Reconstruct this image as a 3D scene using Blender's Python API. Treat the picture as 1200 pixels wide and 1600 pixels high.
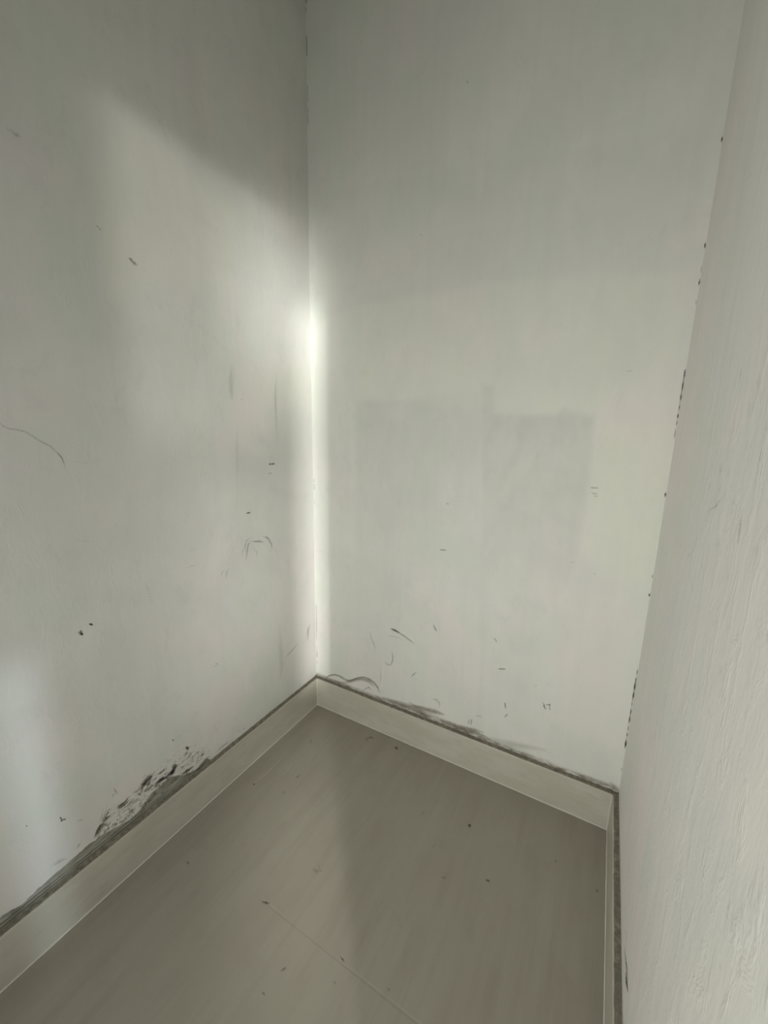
import bpy, bmesh, math, random
import numpy as np
from mathutils import Vector, Matrix, noise

scene = bpy.context.scene
for o in list(bpy.data.objects):
    bpy.data.objects.remove(o, do_unlink=True)
COL = scene.collection

# ---------------------------------------------------------------- camera
W = 1.2673          # room width, left wall to right wall
HB = 0.139          # skirting height
TB = 0.0175         # skirting thickness
DEP = 2.45          # depth of the little room
HC = 2.80           # ceiling height
F_PX, YAW, PITCH, ROLL = 624.94, -0.50877, -0.19839, 0.018757
CAM = Vector((1.11796, -1.36379, 1.3))
fw = Vector((math.sin(YAW)*math.cos(PITCH), math.cos(YAW)*math.cos(PITCH), math.sin(PITCH)))
r0 = Vector((math.cos(YAW), -math.sin(YAW), 0)); u0 = r0.cross(fw)
rt = r0*math.cos(ROLL) + u0*math.sin(ROLL); up = -r0*math.sin(ROLL) + u0*math.cos(ROLL)
cd = bpy.data.cameras.new('camera'); cam = bpy.data.objects.new('camera', cd); COL.objects.link(cam)
cam.matrix_world = Matrix(((rt.x, up.x, -fw.x, CAM.x), (rt.y, up.y, -fw.y, CAM.y), (rt.z, up.z, -fw.z, CAM.z), (0, 0, 0, 1)))
cd.sensor_fit = 'VERTICAL'; cd.sensor_height = 24.0; cd.lens = 24.0*F_PX/1600.0
cd.clip_start = 0.02
scene.camera = cam

# ---------------------------------------------------------------- light
scene.view_settings.view_transform = 'Standard'
scene.view_settings.look = 'None'
scene.view_settings.gamma = 1.0
scene.view_settings.use_curve_mapping = False
scene.view_settings.exposure = 0.0
scene.cycles.max_bounces = 6; scene.cycles.diffuse_bounces = 5; scene.cycles.glossy_bounces = 2; scene.cycles.transparent_max_bounces = 12
wd = bpy.data.worlds.new('world'); scene.world = wd; wd.use_nodes = True
wd.node_tree.nodes['Background'].inputs['Color'].default_value = (0.72, 0.80, 0.86, 1)
wd.node_tree.nodes['Background'].inputs['Strength'].default_value = 0.38

def area(name, loc, target, sx, sy, watts, color, spread=180.0):
    l = bpy.data.lights.new(name, 'AREA'); l.shape = 'RECTANGLE'; l.size = sx; l.size_y = sy
    l.energy = watts; l.color = color; l.spread = math.radians(spread)
    o = bpy.data.objects.new(name, l); COL.objects.link(o); o.location = loc
    d = (Vector(target) - Vector(loc)).normalized()
    o.rotation_euler = d.to_track_quat('-Z', 'Y').to_euler()
    return o
# daylight through the window of the front wall (behind the camera)
area('front_window_daylight', (0.70, -DEP+0.03, 0.85), (0.70, 0, 0.80), 0.85, 1.10, 6.2, (1.0, 0.995, 0.94), 96)
# fill light added for the right wall, in a made-up window behind the camera
area('side_fill_light', (0.03, -2.02, 1.15), (1.3, -1.75, 1.18), 0.55, 1.10, 6.3, (1.0, 0.995, 0.95), 140)
# added narrow lamps on the open landing, no window there, aimed through the doorway
area('landing_patch_beam', (3.10, -3.85, 1.55), (0.0, -0.46, 1.68), 0.46, 0.82, 0.26, (1.0, 1.0, 0.92), 3.6)  # beam shaped for the lit patch on the left wall
area('landing_low_fill_beam', (2.95, -3.55, 0.95), (0.0, -0.36, 0.80), 0.26, 0.85, 0.35, (1.0, 1.0, 0.95), 9)  # extra beam added to lift the lower left wall
area('landing_corner_glow_beam', (2.62, -2.98, 1.50), (0.0, -0.10, 1.72), 0.14, 0.44, 0.35, (1.0, 0.985, 0.95), 9)  # beam shaped for the glow high in the left corner
area('landing_corner_strip_beam', (2.62, -2.98, 1.00), (0.0, -0.018, 0.94), 0.025, 1.65, 0.34, (1.0, 0.985, 0.95), 3.0)  # thin beam shaped for the bright strip in the corner
area('landing_floor_beam', (2.62, -2.98, 1.95), (0.42, -0.60, 0.0), 0.10, 0.30, 0.17, (1.0, 1.0, 0.95), 9)  # weak beam added for the paler floor strip, no skylight exists
area('landing_cool_strip_beam', (3.40, -2.60, 0.50), (0.0, -1.065, 0.32), 0.035, 0.90, 0.05, (0.76, 0.90, 1.0), 2.3)  # cool beam shaped for the bluish strip low on the left wall

# ---------------------------------------------------------------- data of the wear and tone patches, metres*10000 on each surface
STROKES = {
 'L': [
  (0.28,3,[-3850,8596,-3870,8600,-3889,8603,-3842,8851,-3885,8866,-3927,8880,-3752,9005,-3785,9035,-3819,9064,-3570,9080,-3580,9096,-3590,9112]),
  (0.34,3,[-3876,8256,-3897,8265,-3918,8273,-3766,8587,-3812,8605,-3858,8623,-3691,8854,-3735,8878,-3779,8901,-3574,8968,-3591,8983,-3607,8998]),
  (0.2,3,[-4046,8407,-4062,8413,-4078,8418,-3981,8642,-4015,8658,-4049,8674,-3861,8871,-3876,8879,-3891,8888]),
  (0.39,3,[-3594,8915,-3592,8941,-3591,8968,-3371,8828,-3367,8889,-3364,8949,-3190,8786,-3180,8845,-3169,8904,-2987,8740,-2978,8765,-2969,8791]),
  (0.37,3,[-3018,8968,-3012,8987,-3005,9007,-2847,8878,-2817,8913,-2788,8949,-2774,8799,-2722,8815,-2670,8830,-2657,8604,-2597,8605,-2536,8605,-2599,8367,-2570,8362,-2542,8358]),
  (0.45,3,[-2905,8989,-2878,9003,-2852,9017,-2748,8827,-2721,8841,-2694,8855]),
  (0.28,3,[-2749,8335,-2748,8357,-2746,8378,-2577,8291,-2576,8312,-2574,8334]),
  (0.45,3,[-2394,8364,-2371,8361,-2348,8359,-2357,8178,-2333,8175,-2310,8173]),
  (0.22,3,[-3324,8211,-3341,8215,-3359,8218,-3323,8491,-3359,8488,-3395,8486,-3533,8728,-3546,8723,-3559,8717]),
  (0.14,3,[-3481,8712,-3466,8705,-3451,8698,-3564,8530,-3549,8523,-3535,8515]),
  (0.11,3,[-2601,8150,-2586,8146,-2570,8142,-2623,7704,-2608,7700,-2593,7695]),
  (0.25,3,[-4991,7974,-5006,7982,-5021,7991,-4905,8118,-4936,8140,-4968,8162,-4826,8230,-4839,8241,-4852,8253]),
  (0.28,3,[-4782,7834,-4801,7842,-4820,7850,-4715,8039,-4756,8061,-4796,8082,-4637,8202,-4654,8214,-4671,8225]),
  (0.28,3,[-4575,7892,-4573,7909,-4572,7926,-4471,7859,-4469,7876,-4468,7893]),
  (0.17,3,[-4730,7853,-4718,7850,-4707,7847,-4709,7343,-4697,7340,-4685,7337]),
  (0.14,3,[-6089,9175,-6097,9223,-6105,9270,-5786,9168,-5794,9217,-5803,9265]),
  (0.2,3,[-6224,8691,-6227,8702,-6230,8713,-6030,8690,-6035,8714,-6040,8738,-5885,8683,-5886,8694,-5887,8705]),
  (0.0,3,[-806,4133,-785,4136,-763,4138,-552,3822,-594,3872,-636,3922,-392,4151,-450,4189,-508,4226,-363,4228,-388,4247,-412,4266]),
  (0.28,3,[-421,4255,-383,4226,-344,4197,-635,4094,-544,4040,-453,3986,-645,3832,-552,3789,-458,3745,-602,3518,-560,3498,-518,3478]),
  (0.25,3,[-1206,3725,-1184,3699,-1161,3674,-1511,3654,-1464,3598,-1415,3541,-1838,3544,-1793,3488,-1748,3431,-2078,3449,-2059,3424,-2040,3398]),
  (0.28,3,[-909,2166,-889,2139,-869,2113,-1225,2111,-1206,2085,-1186,2058]),
  (0.22,3,[-1603,2200,-1584,2180,-1566,2159,-1720,2137,-1702,2116,-1683,2096]),
  (0.74,0,[-2578,11709,-2571,11728,-2565,11747,-2508,11670,-2505,11714,-2503,11759,-2433,11700,-2438,11720,-2442,11740]),
  (0.74,0,[-2441,11694,-2441,11714,-2441,11735,-2348,11666,-2356,11711,-2364,11756,-2264,11705,-2271,11725,-2278,11745]),
  (0.14,3,[-2578,11953,-2576,11964,-2575,11974,-2461,11929,-2460,11953,-2459,11976,-2341,11942,-2342,11953,-2342,11964]),
  (0.34,3,[-2650,11348,-2651,11365,-2653,11383,-2516,11325,-2523,11365,-2530,11404,-2388,11359,-2393,11376,-2398,11394]),
  (0.62,0,[-3776,10011,-3779,10028,-3781,10046,-3655,9987,-3664,10026,-3673,10064,-3542,10018,-3548,10036,-3554,10053]),
  (0.34,3,[-3775,13974,-3772,13985,-3769,13997,-3714,13957,-3712,13984,-3710,14010,-3649,13983,-3651,13994,-3652,14006]),
  (0.58,2,[-7100,17179,-7080,17198,-7061,17217,-7080,17109,-7037,17152,-6994,17195,-7010,17094,-6991,17114,-6972,17134]),
  (0.58,2,[-7052,17116,-7031,17141,-7011,17166,-7006,17046,-6963,17103,-6919,17160,-6910,17047,-6890,17074,-6871,17100]),
  (0.39,2,[-7133,17148,-7131,17161,-7129,17174,-7069,17151,-7066,17179,-7063,17207,-7000,17193,-6999,17206,-6999,17218]),
  (0.39,2,[-7810,17636,-7801,17648,-7793,17660,-7784,17603,-7765,17630,-7747,17658,-7734,17608,-7727,17620,-7719,17633]),
  (0.35,2,[-7764,17584,-7755,17598,-7747,17612,-7731,17557,-7715,17589,-7698,17622,-7678,17575,-7671,17590,-7665,17604]),
  (0.17,3,[-6609,22312,-6597,22322,-6586,22333,-6614,22272,-6589,22296,-6564,22320,-6590,22265,-6579,22276,-6568,22288]),
  (0.11,3,[-9301,18750,-9289,18772,-9278,18794,-9249,18712,-9224,18761,-9199,18810,-9168,18735,-9157,18757,-9146,18779]),
  (0.2,3,[-9217,18706,-9202,18736,-9188,18765,-9159,18666,-9128,18732,-9097,18799,-9064,18706,-9051,18736,-9037,18766]),
  (0.7,0,[-9295,7910,-9278,7925,-9261,7939,-9271,7816,-9235,7852,-9199,7888,-9204,7769,-9189,7787,-9174,7805]),
  (0.39,0,[-9258,7939,-9252,7949,-9245,7960,-9232,7889,-9221,7915,-9209,7941,-9191,7879,-9187,7891,-9184,7904]),
  (0.74,0,[-9039,8013,-9032,8029,-9025,8044,-9001,7952,-8988,7989,-8975,8026,-8946,7941,-8941,7959,-8937,7977]),
  (0.34,3,[-5468,5001,-5454,5010,-5440,5018,-5428,4912,-5399,4934,-5370,4957,-5351,4858,-5339,4870,-5328,4882]),
  (0.28,3,[-5543,4935,-5536,4946,-5530,4958,-5480,4856,-5468,4885,-5457,4915,-5401,4822,-5398,4836,-5394,4851]),
  (0.17,3,[-5631,5007,-5628,5016,-5625,5025,-5592,4965,-5590,4988,-5588,5012,-5550,4963,-5551,4975,-5553,4986]),
  (0.74,0,[-6791,2654,-6756,2643,-6721,2632,-6809,2566,-6734,2548,-6657,2530,-6736,2465,-6703,2461,-6670,2457]),
  (0.62,0,[-7204,3233,-7191,3233,-7179,3233,-7199,3178,-7173,3185,-7148,3193,-7158,3141,-7149,3149,-7140,3157]),
  (0.55,0,[-10876,3624,-10869,3625,-10862,3625,-10876,3584,-10861,3590,-10846,3596,-10854,3557,-10849,3563,-10843,3569]),
  (0.58,0,[-10241,3240,-10231,3240,-10222,3240,-10233,3159,-10212,3161,-10191,3162,-10200,3087,-10191,3088,-10182,3090]),
  (0.55,0,[-10211,3106,-10210,3122,-10210,3137,-10159,3043,-10159,3079,-10159,3115,-10106,3029,-10107,3045,-10107,3062]),
  (0.47,0,[-10238,3090,-10239,3107,-10241,3124,-10206,3053,-10213,3093,-10220,3133,-10183,3075,-10187,3093,-10192,3111]),
  (0.2,2,[-9901,2738,-9904,2768,-9907,2798,-9816,2659,-9825,2727,-9833,2795,-9739,2665,-9744,2696,-9749,2727]),
  (0.28,3,[-10001,1976,-10011,2001,-10021,2026,-9926,1981,-9949,2037,-9972,2093,-9876,2057,-9887,2082,-9897,2107]),
  (0.28,3,[-4467,1713,-4454,1718,-4440,1723,-4419,1610,-4392,1625,-4365,1641,-4337,1535,-4327,1544,-4316,1554]),
  (0.28,3,[-4704,1809,-4686,1806,-4669,1803,-4687,1716,-4649,1712,-4612,1708,-4625,1628,-4609,1627,-4593,1627]),
  (0.39,1,[-8996,3000,-8980,2998,-8964,2996,-8977,2851,-8941,2848,-8906,2844,-8917,2704,-8901,2703,-8885,2702]),
  (0.31,1,[-9049,2727,-9057,2747,-9066,2766,-8989,2726,-9009,2769,-9029,2813,-8952,2783,-8961,2802,-8971,2821]),
  (0.17,3,[-7081,3142,-7086,3153,-7091,3163,-6954,3149,-6965,3173,-6976,3196,-6836,3192,-6841,3203,-6847,3213]),
  (0.14,3,[-6854,3192,-6858,3201,-6861,3210,-6728,3176,-6736,3197,-6744,3218,-6607,3194,-6611,3203,-6615,3212]),
  (0.22,3,[-10179,13105,-10173,13112,-10167,13119,-10095,12959,-10083,12976,-10070,12993,-9994,12891,-9987,12912,-9980,12932,-9826,12866,-9819,12887,-9813,12908,-9704,12814,-9694,12834,-9683,12853,-9584,12704,-9572,12723,-9560,12742,-9456,12603,-9445,12623,-9433,12643,-9325,12516,-9312,12535,-9299,12554,-9222,12385,-9205,12401,-9189,12417,-9140,12253,-9121,12265,-9103,12277,-9107,12122,-9087,12129,-9066,12135,-9085,11978,-9076,11979,-9067,11981]),
  (0.2,3,[-9218,12403,-9212,12410,-9205,12417,-9137,12268,-9120,12280,-9103,12291,-9092,12114,-9084,12117,-9076,12120]),
  (0.08,3,[-9086,11997,-9081,12001,-9075,12005,-9008,11795,-8995,11804,-8982,11813,-8911,11614,-8906,11618,-8900,11622]),
  (0.08,3,[-8987,12162,-8986,12169,-8985,12175,-8759,12125,-8755,12140,-8752,12155,-8478,12069,-8476,12076,-8475,12083]),
  (0.11,3,[-9336,12714,-9329,12717,-9322,12720,-9310,12580,-9303,12583,-9297,12586]),
  (0.11,3,[-9112,10329,-9107,10335,-9102,10340,-9024,10212,-9017,10227,-9010,10243,-8886,10162,-8883,10180,-8881,10197,-8623,10110,-8622,10118,-8621,10127]),
  (0.16,3,[-4100,15072,-4043,15076,-3985,15079,-4259,14635,-4132,14647,-4003,14660,-4263,14224,-4134,14242,-4004,14260,-4186,13892,-4127,13899,-4068,13907]),
  (0.17,3,[-3980,14978,-3950,14981,-3921,14983,-4076,14425,-4047,14426,-4018,14427]),
  (0.12,3,[-2049,15118,-2003,15123,-1956,15127,-2219,14194,-2116,14201,-2013,14208,-2221,13494,-2117,13502,-2012,13509,-2142,12506,-2094,12507,-2047,12508]),
  (0.17,3,[-2114,14677,-2094,14680,-2073,14682,-2126,13717,-2106,13719,-2085,13720]),
  (0.09,3,[-3981,13258,-3936,13259,-3890,13260,-4125,12359,-4025,12356,-3923,12353,-4195,10100,-4148,10093,-4102,10085]),
  (0.11,3,[-2400,5078,-2309,5040,-2217,5002,-2516,4170,-2312,4078,-2104,3984,-2484,3280,-2278,3168,-2066,3053,-2486,2657,-2394,2595,-2301,2532]),
  (0.04,3,[-5441,14124,-5597,14123,-5749,14122,-5000,16359,-5159,16333,-5315,16308]),
  (0.1,3,[-4832,15870,-4890,15815,-4948,15760,-5169,16087,-5224,16032,-5280,15978]),
  (0.06,3,[-5382,18968,-5287,19090,-5190,19215,-4500,18733,-4394,18864,-4285,18996]),
  (0.14,3,[-4434,18722,-4464,18727,-4495,18732,-4193,19050,-4224,19054,-4256,19058]),
  (0.11,3,[-5712,18348,-5732,18355,-5752,18361,-5556,18548,-5576,18554,-5596,18561]),
  (0.07,3,[-4121,15524,-4217,15438,-4311,15353,-4676,15877,-4765,15792,-4853,15709]),
  (0.04,3,[-1193,17709,-1028,17712,-860,17715,-2263,15779,-2114,15765,-1962,15750]),
  (0.07,3,[-5237,12884,-5249,12926,-5260,12968,-4794,13002,-4806,13045,-4819,13088]),
  (0.04,3,[-7559,6391,-7519,6388,-7479,6385,-7219,4899,-7176,4892,-7134,4884]),
  (0.06,3,[-4674,8289,-4753,8343,-4831,8396,-4043,9249,-4127,9299,-4211,9348]),
  (0.04,3,[-5230,7613,-5170,7698,-5110,7783,-3407,6181,-3334,6274,-3261,6367]),
  (0.07,3,[-2775,10667,-2650,10868,-2523,11070,-1125,9958,-978,10176,-829,10396]),
  (0.04,3,[-3873,6784,-3653,6702,-3428,6618,-3909,6203,-3689,6113,-3462,6020]),
  (0.27,4,[-7529,8716,-7505,8715,-7480,8713,-7516,8342,-7461,8335,-7405,8328,-7449,7895,-7423,7891,-7398,7886]),
  (0.27,4,[-2479,19804,-2446,19819,-2413,19833,-2470,19364,-2437,19378,-2404,19391]),
  (0.38,1,[-9568,1935,-9576,1949,-9584,1962,-9487,2040,-9504,2073,-9521,2106,-9394,2092,-9406,2128,-9419,2164,-9266,2097,-9271,2113,-9275,2130]),
  (0.55,1,[-9584,1914,-9593,1931,-9601,1948,-9469,2003,-9490,2040,-9510,2078,-9396,2119,-9413,2160,-9429,2201,-9286,2094,-9289,2112,-9292,2131]),
  (0.39,1,[-9508,1852,-9517,1866,-9525,1880,-9416,1982,-9435,2014,-9453,2045,-9348,2077,-9360,2114,-9371,2150,-9208,2005,-9209,2020,-9210,2036]),
  (0.31,1,[-9504,1772,-9514,1789,-9525,1806,-9416,1906,-9439,1945,-9462,1984,-9344,1994,-9361,2038,-9378,2081,-9227,1991,-9232,2011,-9237,2031]),
  (0.38,1,[-9597,1879,-9605,1895,-9614,1910,-9497,1985,-9515,2020,-9534,2055,-9410,2067,-9425,2105,-9439,2144,-9299,2061,-9303,2079,-9308,2096]),
  (0.39,1,[-9572,1843,-9577,1854,-9583,1865,-9463,1951,-9477,1975,-9491,1998,-9417,2063,-9427,2090,-9436,2117,-9271,1996,-9272,2008,-9273,2020]),
  (0.53,1,[-9594,1883,-9603,1904,-9613,1925,-9469,1946,-9492,1991,-9515,2036,-9401,2044,-9422,2091,-9442,2138,-9293,2076,-9300,2099,-9307,2121]),
  (0.3,1,[-9560,1793,-9567,1805,-9574,1816,-9477,1936,-9493,1962,-9508,1988,-9403,2025,-9413,2055,-9422,2085,-9280,1964,-9281,1977,-9283,1989]),
  (0.35,1,[-9575,1934,-9580,1942,-9585,1950,-9503,2068,-9514,2088,-9524,2107,-9413,2129,-9420,2150,-9428,2171,-9306,2137,-9309,2147,-9312,2156]),
  (0.35,1,[-9400,2196,-9405,2209,-9411,2221,-9287,2265,-9302,2290,-9317,2314,-9225,2482,-9232,2492,-9240,2502]),
  (0.37,1,[-9369,2126,-9375,2138,-9382,2150,-9267,2227,-9282,2253,-9298,2278,-9198,2397,-9205,2408,-9213,2419]),
  (0.39,1,[-9450,2244,-9456,2257,-9463,2270,-9343,2312,-9360,2339,-9377,2366,-9280,2544,-9288,2554,-9296,2565]),
  (0.47,1,[-9350,2114,-9353,2121,-9357,2128,-9251,2212,-9260,2226,-9270,2241,-9191,2432,-9196,2438,-9201,2444]),
  (0.42,1,[-9382,2073,-9387,2084,-9393,2095,-9260,2154,-9274,2177,-9288,2200,-9195,2352,-9201,2361,-9208,2370]),
  (0.28,1,[-9417,2131,-9423,2144,-9429,2157,-9310,2189,-9327,2216,-9343,2242,-9252,2432,-9260,2442,-9269,2452]),
  (0.25,1,[-9379,2130,-9382,2137,-9385,2145,-9261,2193,-9269,2209,-9278,2225,-9192,2362,-9197,2368,-9201,2375]),
  (0.3,1,[-9350,2179,-9356,2192,-9363,2205,-9245,2249,-9261,2276,-9277,2302,-9177,2454,-9185,2465,-9193,2475]),
  (0.37,1,[-9333,2180,-9336,2188,-9339,2197,-9204,2191,-9210,2210,-9217,2229,-9114,2225,-9117,2234,-9120,2242]),
  (0.27,1,[-9347,2186,-9349,2196,-9352,2206,-9186,2146,-9192,2168,-9198,2191,-9107,2158,-9110,2168,-9113,2178]),
  (0.4,1,[-9342,2208,-9343,2214,-9345,2219,-9222,2211,-9226,2223,-9229,2234,-9097,2200,-9098,2205,-9100,2211]),
  (0.46,1,[-9336,2166,-9338,2172,-9340,2179,-9184,2178,-9188,2192,-9192,2207,-9079,2166,-9081,2173,-9082,2179]),
  (0.48,1,[-9374,2176,-9376,2184,-9379,2192,-9231,2194,-9237,2212,-9242,2230,-9121,2175,-9123,2183,-9124,2191]),
  (0.46,1,[-9345,2232,-9346,2239,-9348,2245,-9202,2212,-9206,2226,-9210,2239,-9097,2235,-9099,2241,-9101,2247]),
  (0.26,3,[-9274,2395,-9278,2400,-9282,2405,-9175,2615,-9178,2620,-9182,2625]),
  (0.15,3,[-9291,2387,-9294,2393,-9298,2399,-9165,2593,-9169,2599,-9173,2605]),
  (0.16,3,[-9253,2426,-9258,2433,-9264,2441,-9159,2658,-9165,2666,-9171,2673]),
  (0.26,3,[-9250,2416,-9253,2422,-9257,2428,-9137,2636,-9141,2642,-9145,2647]),
  (0.51,1,[-8955,2297,-8959,2311,-8963,2324,-8813,2281,-8820,2311,-8828,2341,-8654,2248,-8657,2262,-8660,2276]),
  (0.46,1,[-8893,2283,-8895,2290,-8896,2297,-8748,2234,-8752,2250,-8757,2267,-8611,2251,-8614,2259,-8616,2266]),
  (0.48,1,[-8919,2230,-8923,2245,-8926,2259,-8774,2196,-8784,2228,-8795,2261,-8637,2241,-8643,2255,-8648,2270]),
  (0.36,1,[-8947,2314,-8949,2327,-8952,2340,-8771,2242,-8781,2272,-8791,2303,-8657,2317,-8663,2330,-8669,2344]),
  (0.32,1,[-8941,2333,-8944,2345,-8946,2356,-8774,2278,-8781,2304,-8789,2331,-8654,2305,-8658,2317,-8662,2329]),
  (0.54,1,[-8944,2238,-8947,2247,-8949,2255,-8806,2244,-8813,2263,-8820,2281,-8695,2289,-8698,2297,-8701,2305]),
  (0.43,1,[-8918,2257,-8921,2269,-8923,2281,-8763,2184,-8771,2212,-8778,2240,-8634,2226,-8639,2239,-8644,2251]),
  (0.56,1,[-8893,2288,-8895,2295,-8897,2302,-8760,2278,-8765,2293,-8769,2308,-8623,2291,-8626,2298,-8628,2305]),
  (0.4,1,[-8838,2114,-8840,2122,-8842,2131,-8689,2072,-8696,2091,-8703,2110,-8526,2147,-8530,2155,-8534,2164]),
  (0.29,1,[-8798,2143,-8800,2154,-8802,2164,-8631,2081,-8640,2105,-8649,2129,-8501,2197,-8506,2207,-8512,2217]),
  (0.46,1,[-8817,2143,-8818,2148,-8819,2153,-8686,2126,-8690,2137,-8694,2148,-8547,2186,-8549,2191,-8551,2196]),
  (0.43,1,[-8835,2208,-8837,2214,-8839,2220,-8707,2209,-8712,2223,-8717,2236,-8547,2264,-8549,2270,-8552,2276]),
  (0.38,1,[-8759,2057,-8761,2062,-8762,2068,-8628,2048,-8632,2060,-8637,2072,-8456,2112,-8459,2117,-8461,2123]),
  (0.39,1,[-8772,2118,-8776,2129,-8780,2139,-8615,2120,-8625,2144,-8634,2168,-8460,2186,-8464,2197,-8469,2207]),
  (0.32,1,[-8631,2023,-8634,2031,-8636,2039,-8468,2024,-8472,2040,-8477,2057,-8281,1951,-8283,1959,-8284,1966]),
  (0.23,1,[-8583,2028,-8586,2035,-8590,2042,-8457,2073,-8462,2089,-8467,2106,-8258,1997,-8259,2004,-8261,2011]),
  (0.19,1,[-8627,2106,-8630,2113,-8633,2119,-8470,2175,-8474,2190,-8479,2205,-8280,2066,-8281,2072,-8281,2079]),
  (0.35,1,[-8572,2021,-8574,2027,-8576,2032,-8410,2049,-8414,2062,-8418,2075,-8234,1980,-8235,1986,-8236,1992]),
  (0.35,1,[-8597,1998,-8600,2006,-8603,2014,-8425,2033,-8430,2051,-8435,2069,-8251,1928,-8252,1936,-8252,1943]),
  (0.24,1,[-8624,2026,-8628,2035,-8632,2043,-8475,2089,-8481,2109,-8487,2130,-8309,2003,-8310,2012,-8311,2021]),
  (0.57,1,[-8232,2285,-8238,2295,-8245,2306,-8124,2386,-8137,2410,-8150,2434,-7984,2451,-7996,2477,-8008,2502,-7868,2520,-7873,2531,-7879,2543]),
  (0.33,1,[-8321,2307,-8329,2319,-8336,2332,-8196,2421,-8211,2451,-8226,2481,-8059,2443,-8072,2474,-8084,2505,-7917,2482,-7923,2496,-7929,2511]),
  (0.57,1,[-8260,2328,-8269,2343,-8278,2357,-8168,2402,-8186,2436,-8204,2470,-8033,2459,-8049,2494,-8065,2529,-7901,2527,-7908,2543,-7915,2559]),
  (0.59,1,[-8324,2313,-8331,2324,-8337,2335,-8213,2396,-8226,2422,-8239,2447,-8065,2474,-8077,2500,-8089,2526,-7948,2523,-7953,2535,-7958,2547]),
  (0.51,1,[-8231,2310,-8241,2328,-8252,2345,-8137,2378,-8158,2419,-8178,2459,-7968,2425,-7987,2467,-8007,2509,-7839,2514,-7848,2532,-7858,2551]),
  (0.52,1,[-8264,2274,-8273,2291,-8282,2308,-8139,2336,-8158,2375,-8177,2414,-7983,2378,-8001,2419,-8018,2459,-7865,2434,-7873,2453,-7881,2471]),
  (0.35,1,[-8318,2413,-8327,2431,-8337,2449,-8179,2478,-8200,2519,-8220,2561,-8038,2529,-8057,2572,-8076,2614,-7925,2582,-7933,2602,-7941,2621]),
  (0.51,1,[-8295,2300,-8301,2311,-8306,2322,-8182,2346,-8193,2371,-8205,2397,-8020,2383,-8032,2409,-8045,2434,-7902,2481,-7908,2492,-7914,2504]),
  (0.33,1,[-8275,2375,-8282,2387,-8288,2399,-8156,2457,-8171,2484,-8186,2512,-8022,2540,-8035,2569,-8047,2598,-7877,2538,-7881,2552,-7885,2565]),
  (0.4,0,[-8295,2484,-8295,2492,-8294,2499,-8049,2256,-8054,2277,-8058,2297,-7984,2404,-7990,2412,-7996,2419]),
  (0.33,0,[-8277,2502,-8277,2509,-8277,2516,-8042,2324,-8046,2342,-8051,2360,-7947,2434,-7952,2442,-7957,2449]),
  (0.38,0,[-8287,2505,-8286,2511,-8285,2516,-8039,2267,-8043,2283,-8047,2299,-7928,2405,-7933,2412,-7937,2419]),
  (0.29,0,[-8279,2498,-8278,2507,-8277,2517,-8045,2284,-8050,2311,-8056,2337,-7934,2378,-7941,2389,-7947,2401]),
  (0.43,0,[-7883,2044,-7888,2056,-7893,2069,-7627,2063,-7635,2092,-7644,2121,-7373,1970,-7375,1983,-7377,1995]),
  (0.53,0,[-7896,2099,-7903,2115,-7910,2131,-7680,2138,-7693,2175,-7705,2211,-7426,2072,-7430,2089,-7434,2105]),
  (0.4,0,[-7912,2108,-7915,2116,-7917,2123,-7665,2087,-7671,2104,-7676,2120,-7444,2070,-7446,2078,-7449,2085]),
  (0.28,0,[-7835,2019,-7843,2036,-7850,2053,-7607,2065,-7620,2103,-7632,2140,-7351,1973,-7354,1990,-7357,2007]),
  (0.44,0,[-7913,2119,-7918,2131,-7923,2143,-7711,2141,-7720,2168,-7728,2194,-7438,2064,-7441,2076,-7443,2088]),
  (0.45,0,[-7862,2112,-7865,2122,-7869,2131,-7658,2115,-7665,2136,-7672,2158,-7396,2066,-7399,2076,-7401,2086]),
  (0.38,0,[-7926,2076,-7930,2086,-7934,2095,-7705,2100,-7712,2122,-7719,2144,-7438,2042,-7440,2052,-7443,2062]),
  (0.44,0,[-7858,2056,-7863,2068,-7867,2081,-7632,2072,-7641,2100,-7650,2127,-7386,1996,-7389,2009,-7392,2021]),
  (0.39,0,[-7439,2060,-7443,2072,-7448,2085,-7277,2033,-7293,2059,-7308,2086,-7140,2262,-7148,2273,-7156,2284]),
  (0.53,0,[-7493,2094,-7500,2114,-7507,2134,-7308,2065,-7331,2108,-7353,2151,-7145,2258,-7157,2276,-7170,2295]),
  (0.49,0,[-7491,2076,-7494,2085,-7496,2094,-7293,2032,-7303,2051,-7313,2070,-7190,2213,-7196,2221,-7201,2228]),
  (0.32,0,[-7468,2068,-7473,2081,-7478,2093,-7290,2075,-7305,2101,-7319,2128,-7143,2241,-7150,2252,-7158,2264]),
  (0.4,0,[-7461,2111,-7466,2132,-7471,2153,-7237,2020,-7261,2067,-7284,2114,-7100,2233,-7113,2252,-7127,2271]),
  (0.51,0,[-7500,2079,-7503,2093,-7507,2107,-7296,2015,-7312,2047,-7327,2078,-7161,2203,-7170,2216,-7179,2228]),
  (0.52,0,[-7474,2116,-7481,2134,-7488,2152,-7310,2096,-7332,2135,-7353,2174,-7161,2286,-7172,2302,-7183,2319]),
  (0.59,0,[-7430,2020,-7437,2040,-7445,2060,-7257,1997,-7281,2040,-7306,2083,-7123,2212,-7136,2230,-7149,2248]),
  (0.48,1,[-7118,2165,-7109,2162,-7100,2160,-7026,1822,-7017,1819,-7007,1816]),
  (0.3,1,[-7195,2272,-7189,2271,-7182,2269,-7100,1941,-7093,1939,-7087,1937]),
  (0.47,1,[-7161,2188,-7155,2185,-7149,2183,-7092,1848,-7087,1845,-7081,1843]),
  (0.34,1,[-7200,2244,-7194,2242,-7188,2239,-7133,1936,-7127,1934,-7121,1931]),
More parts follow.
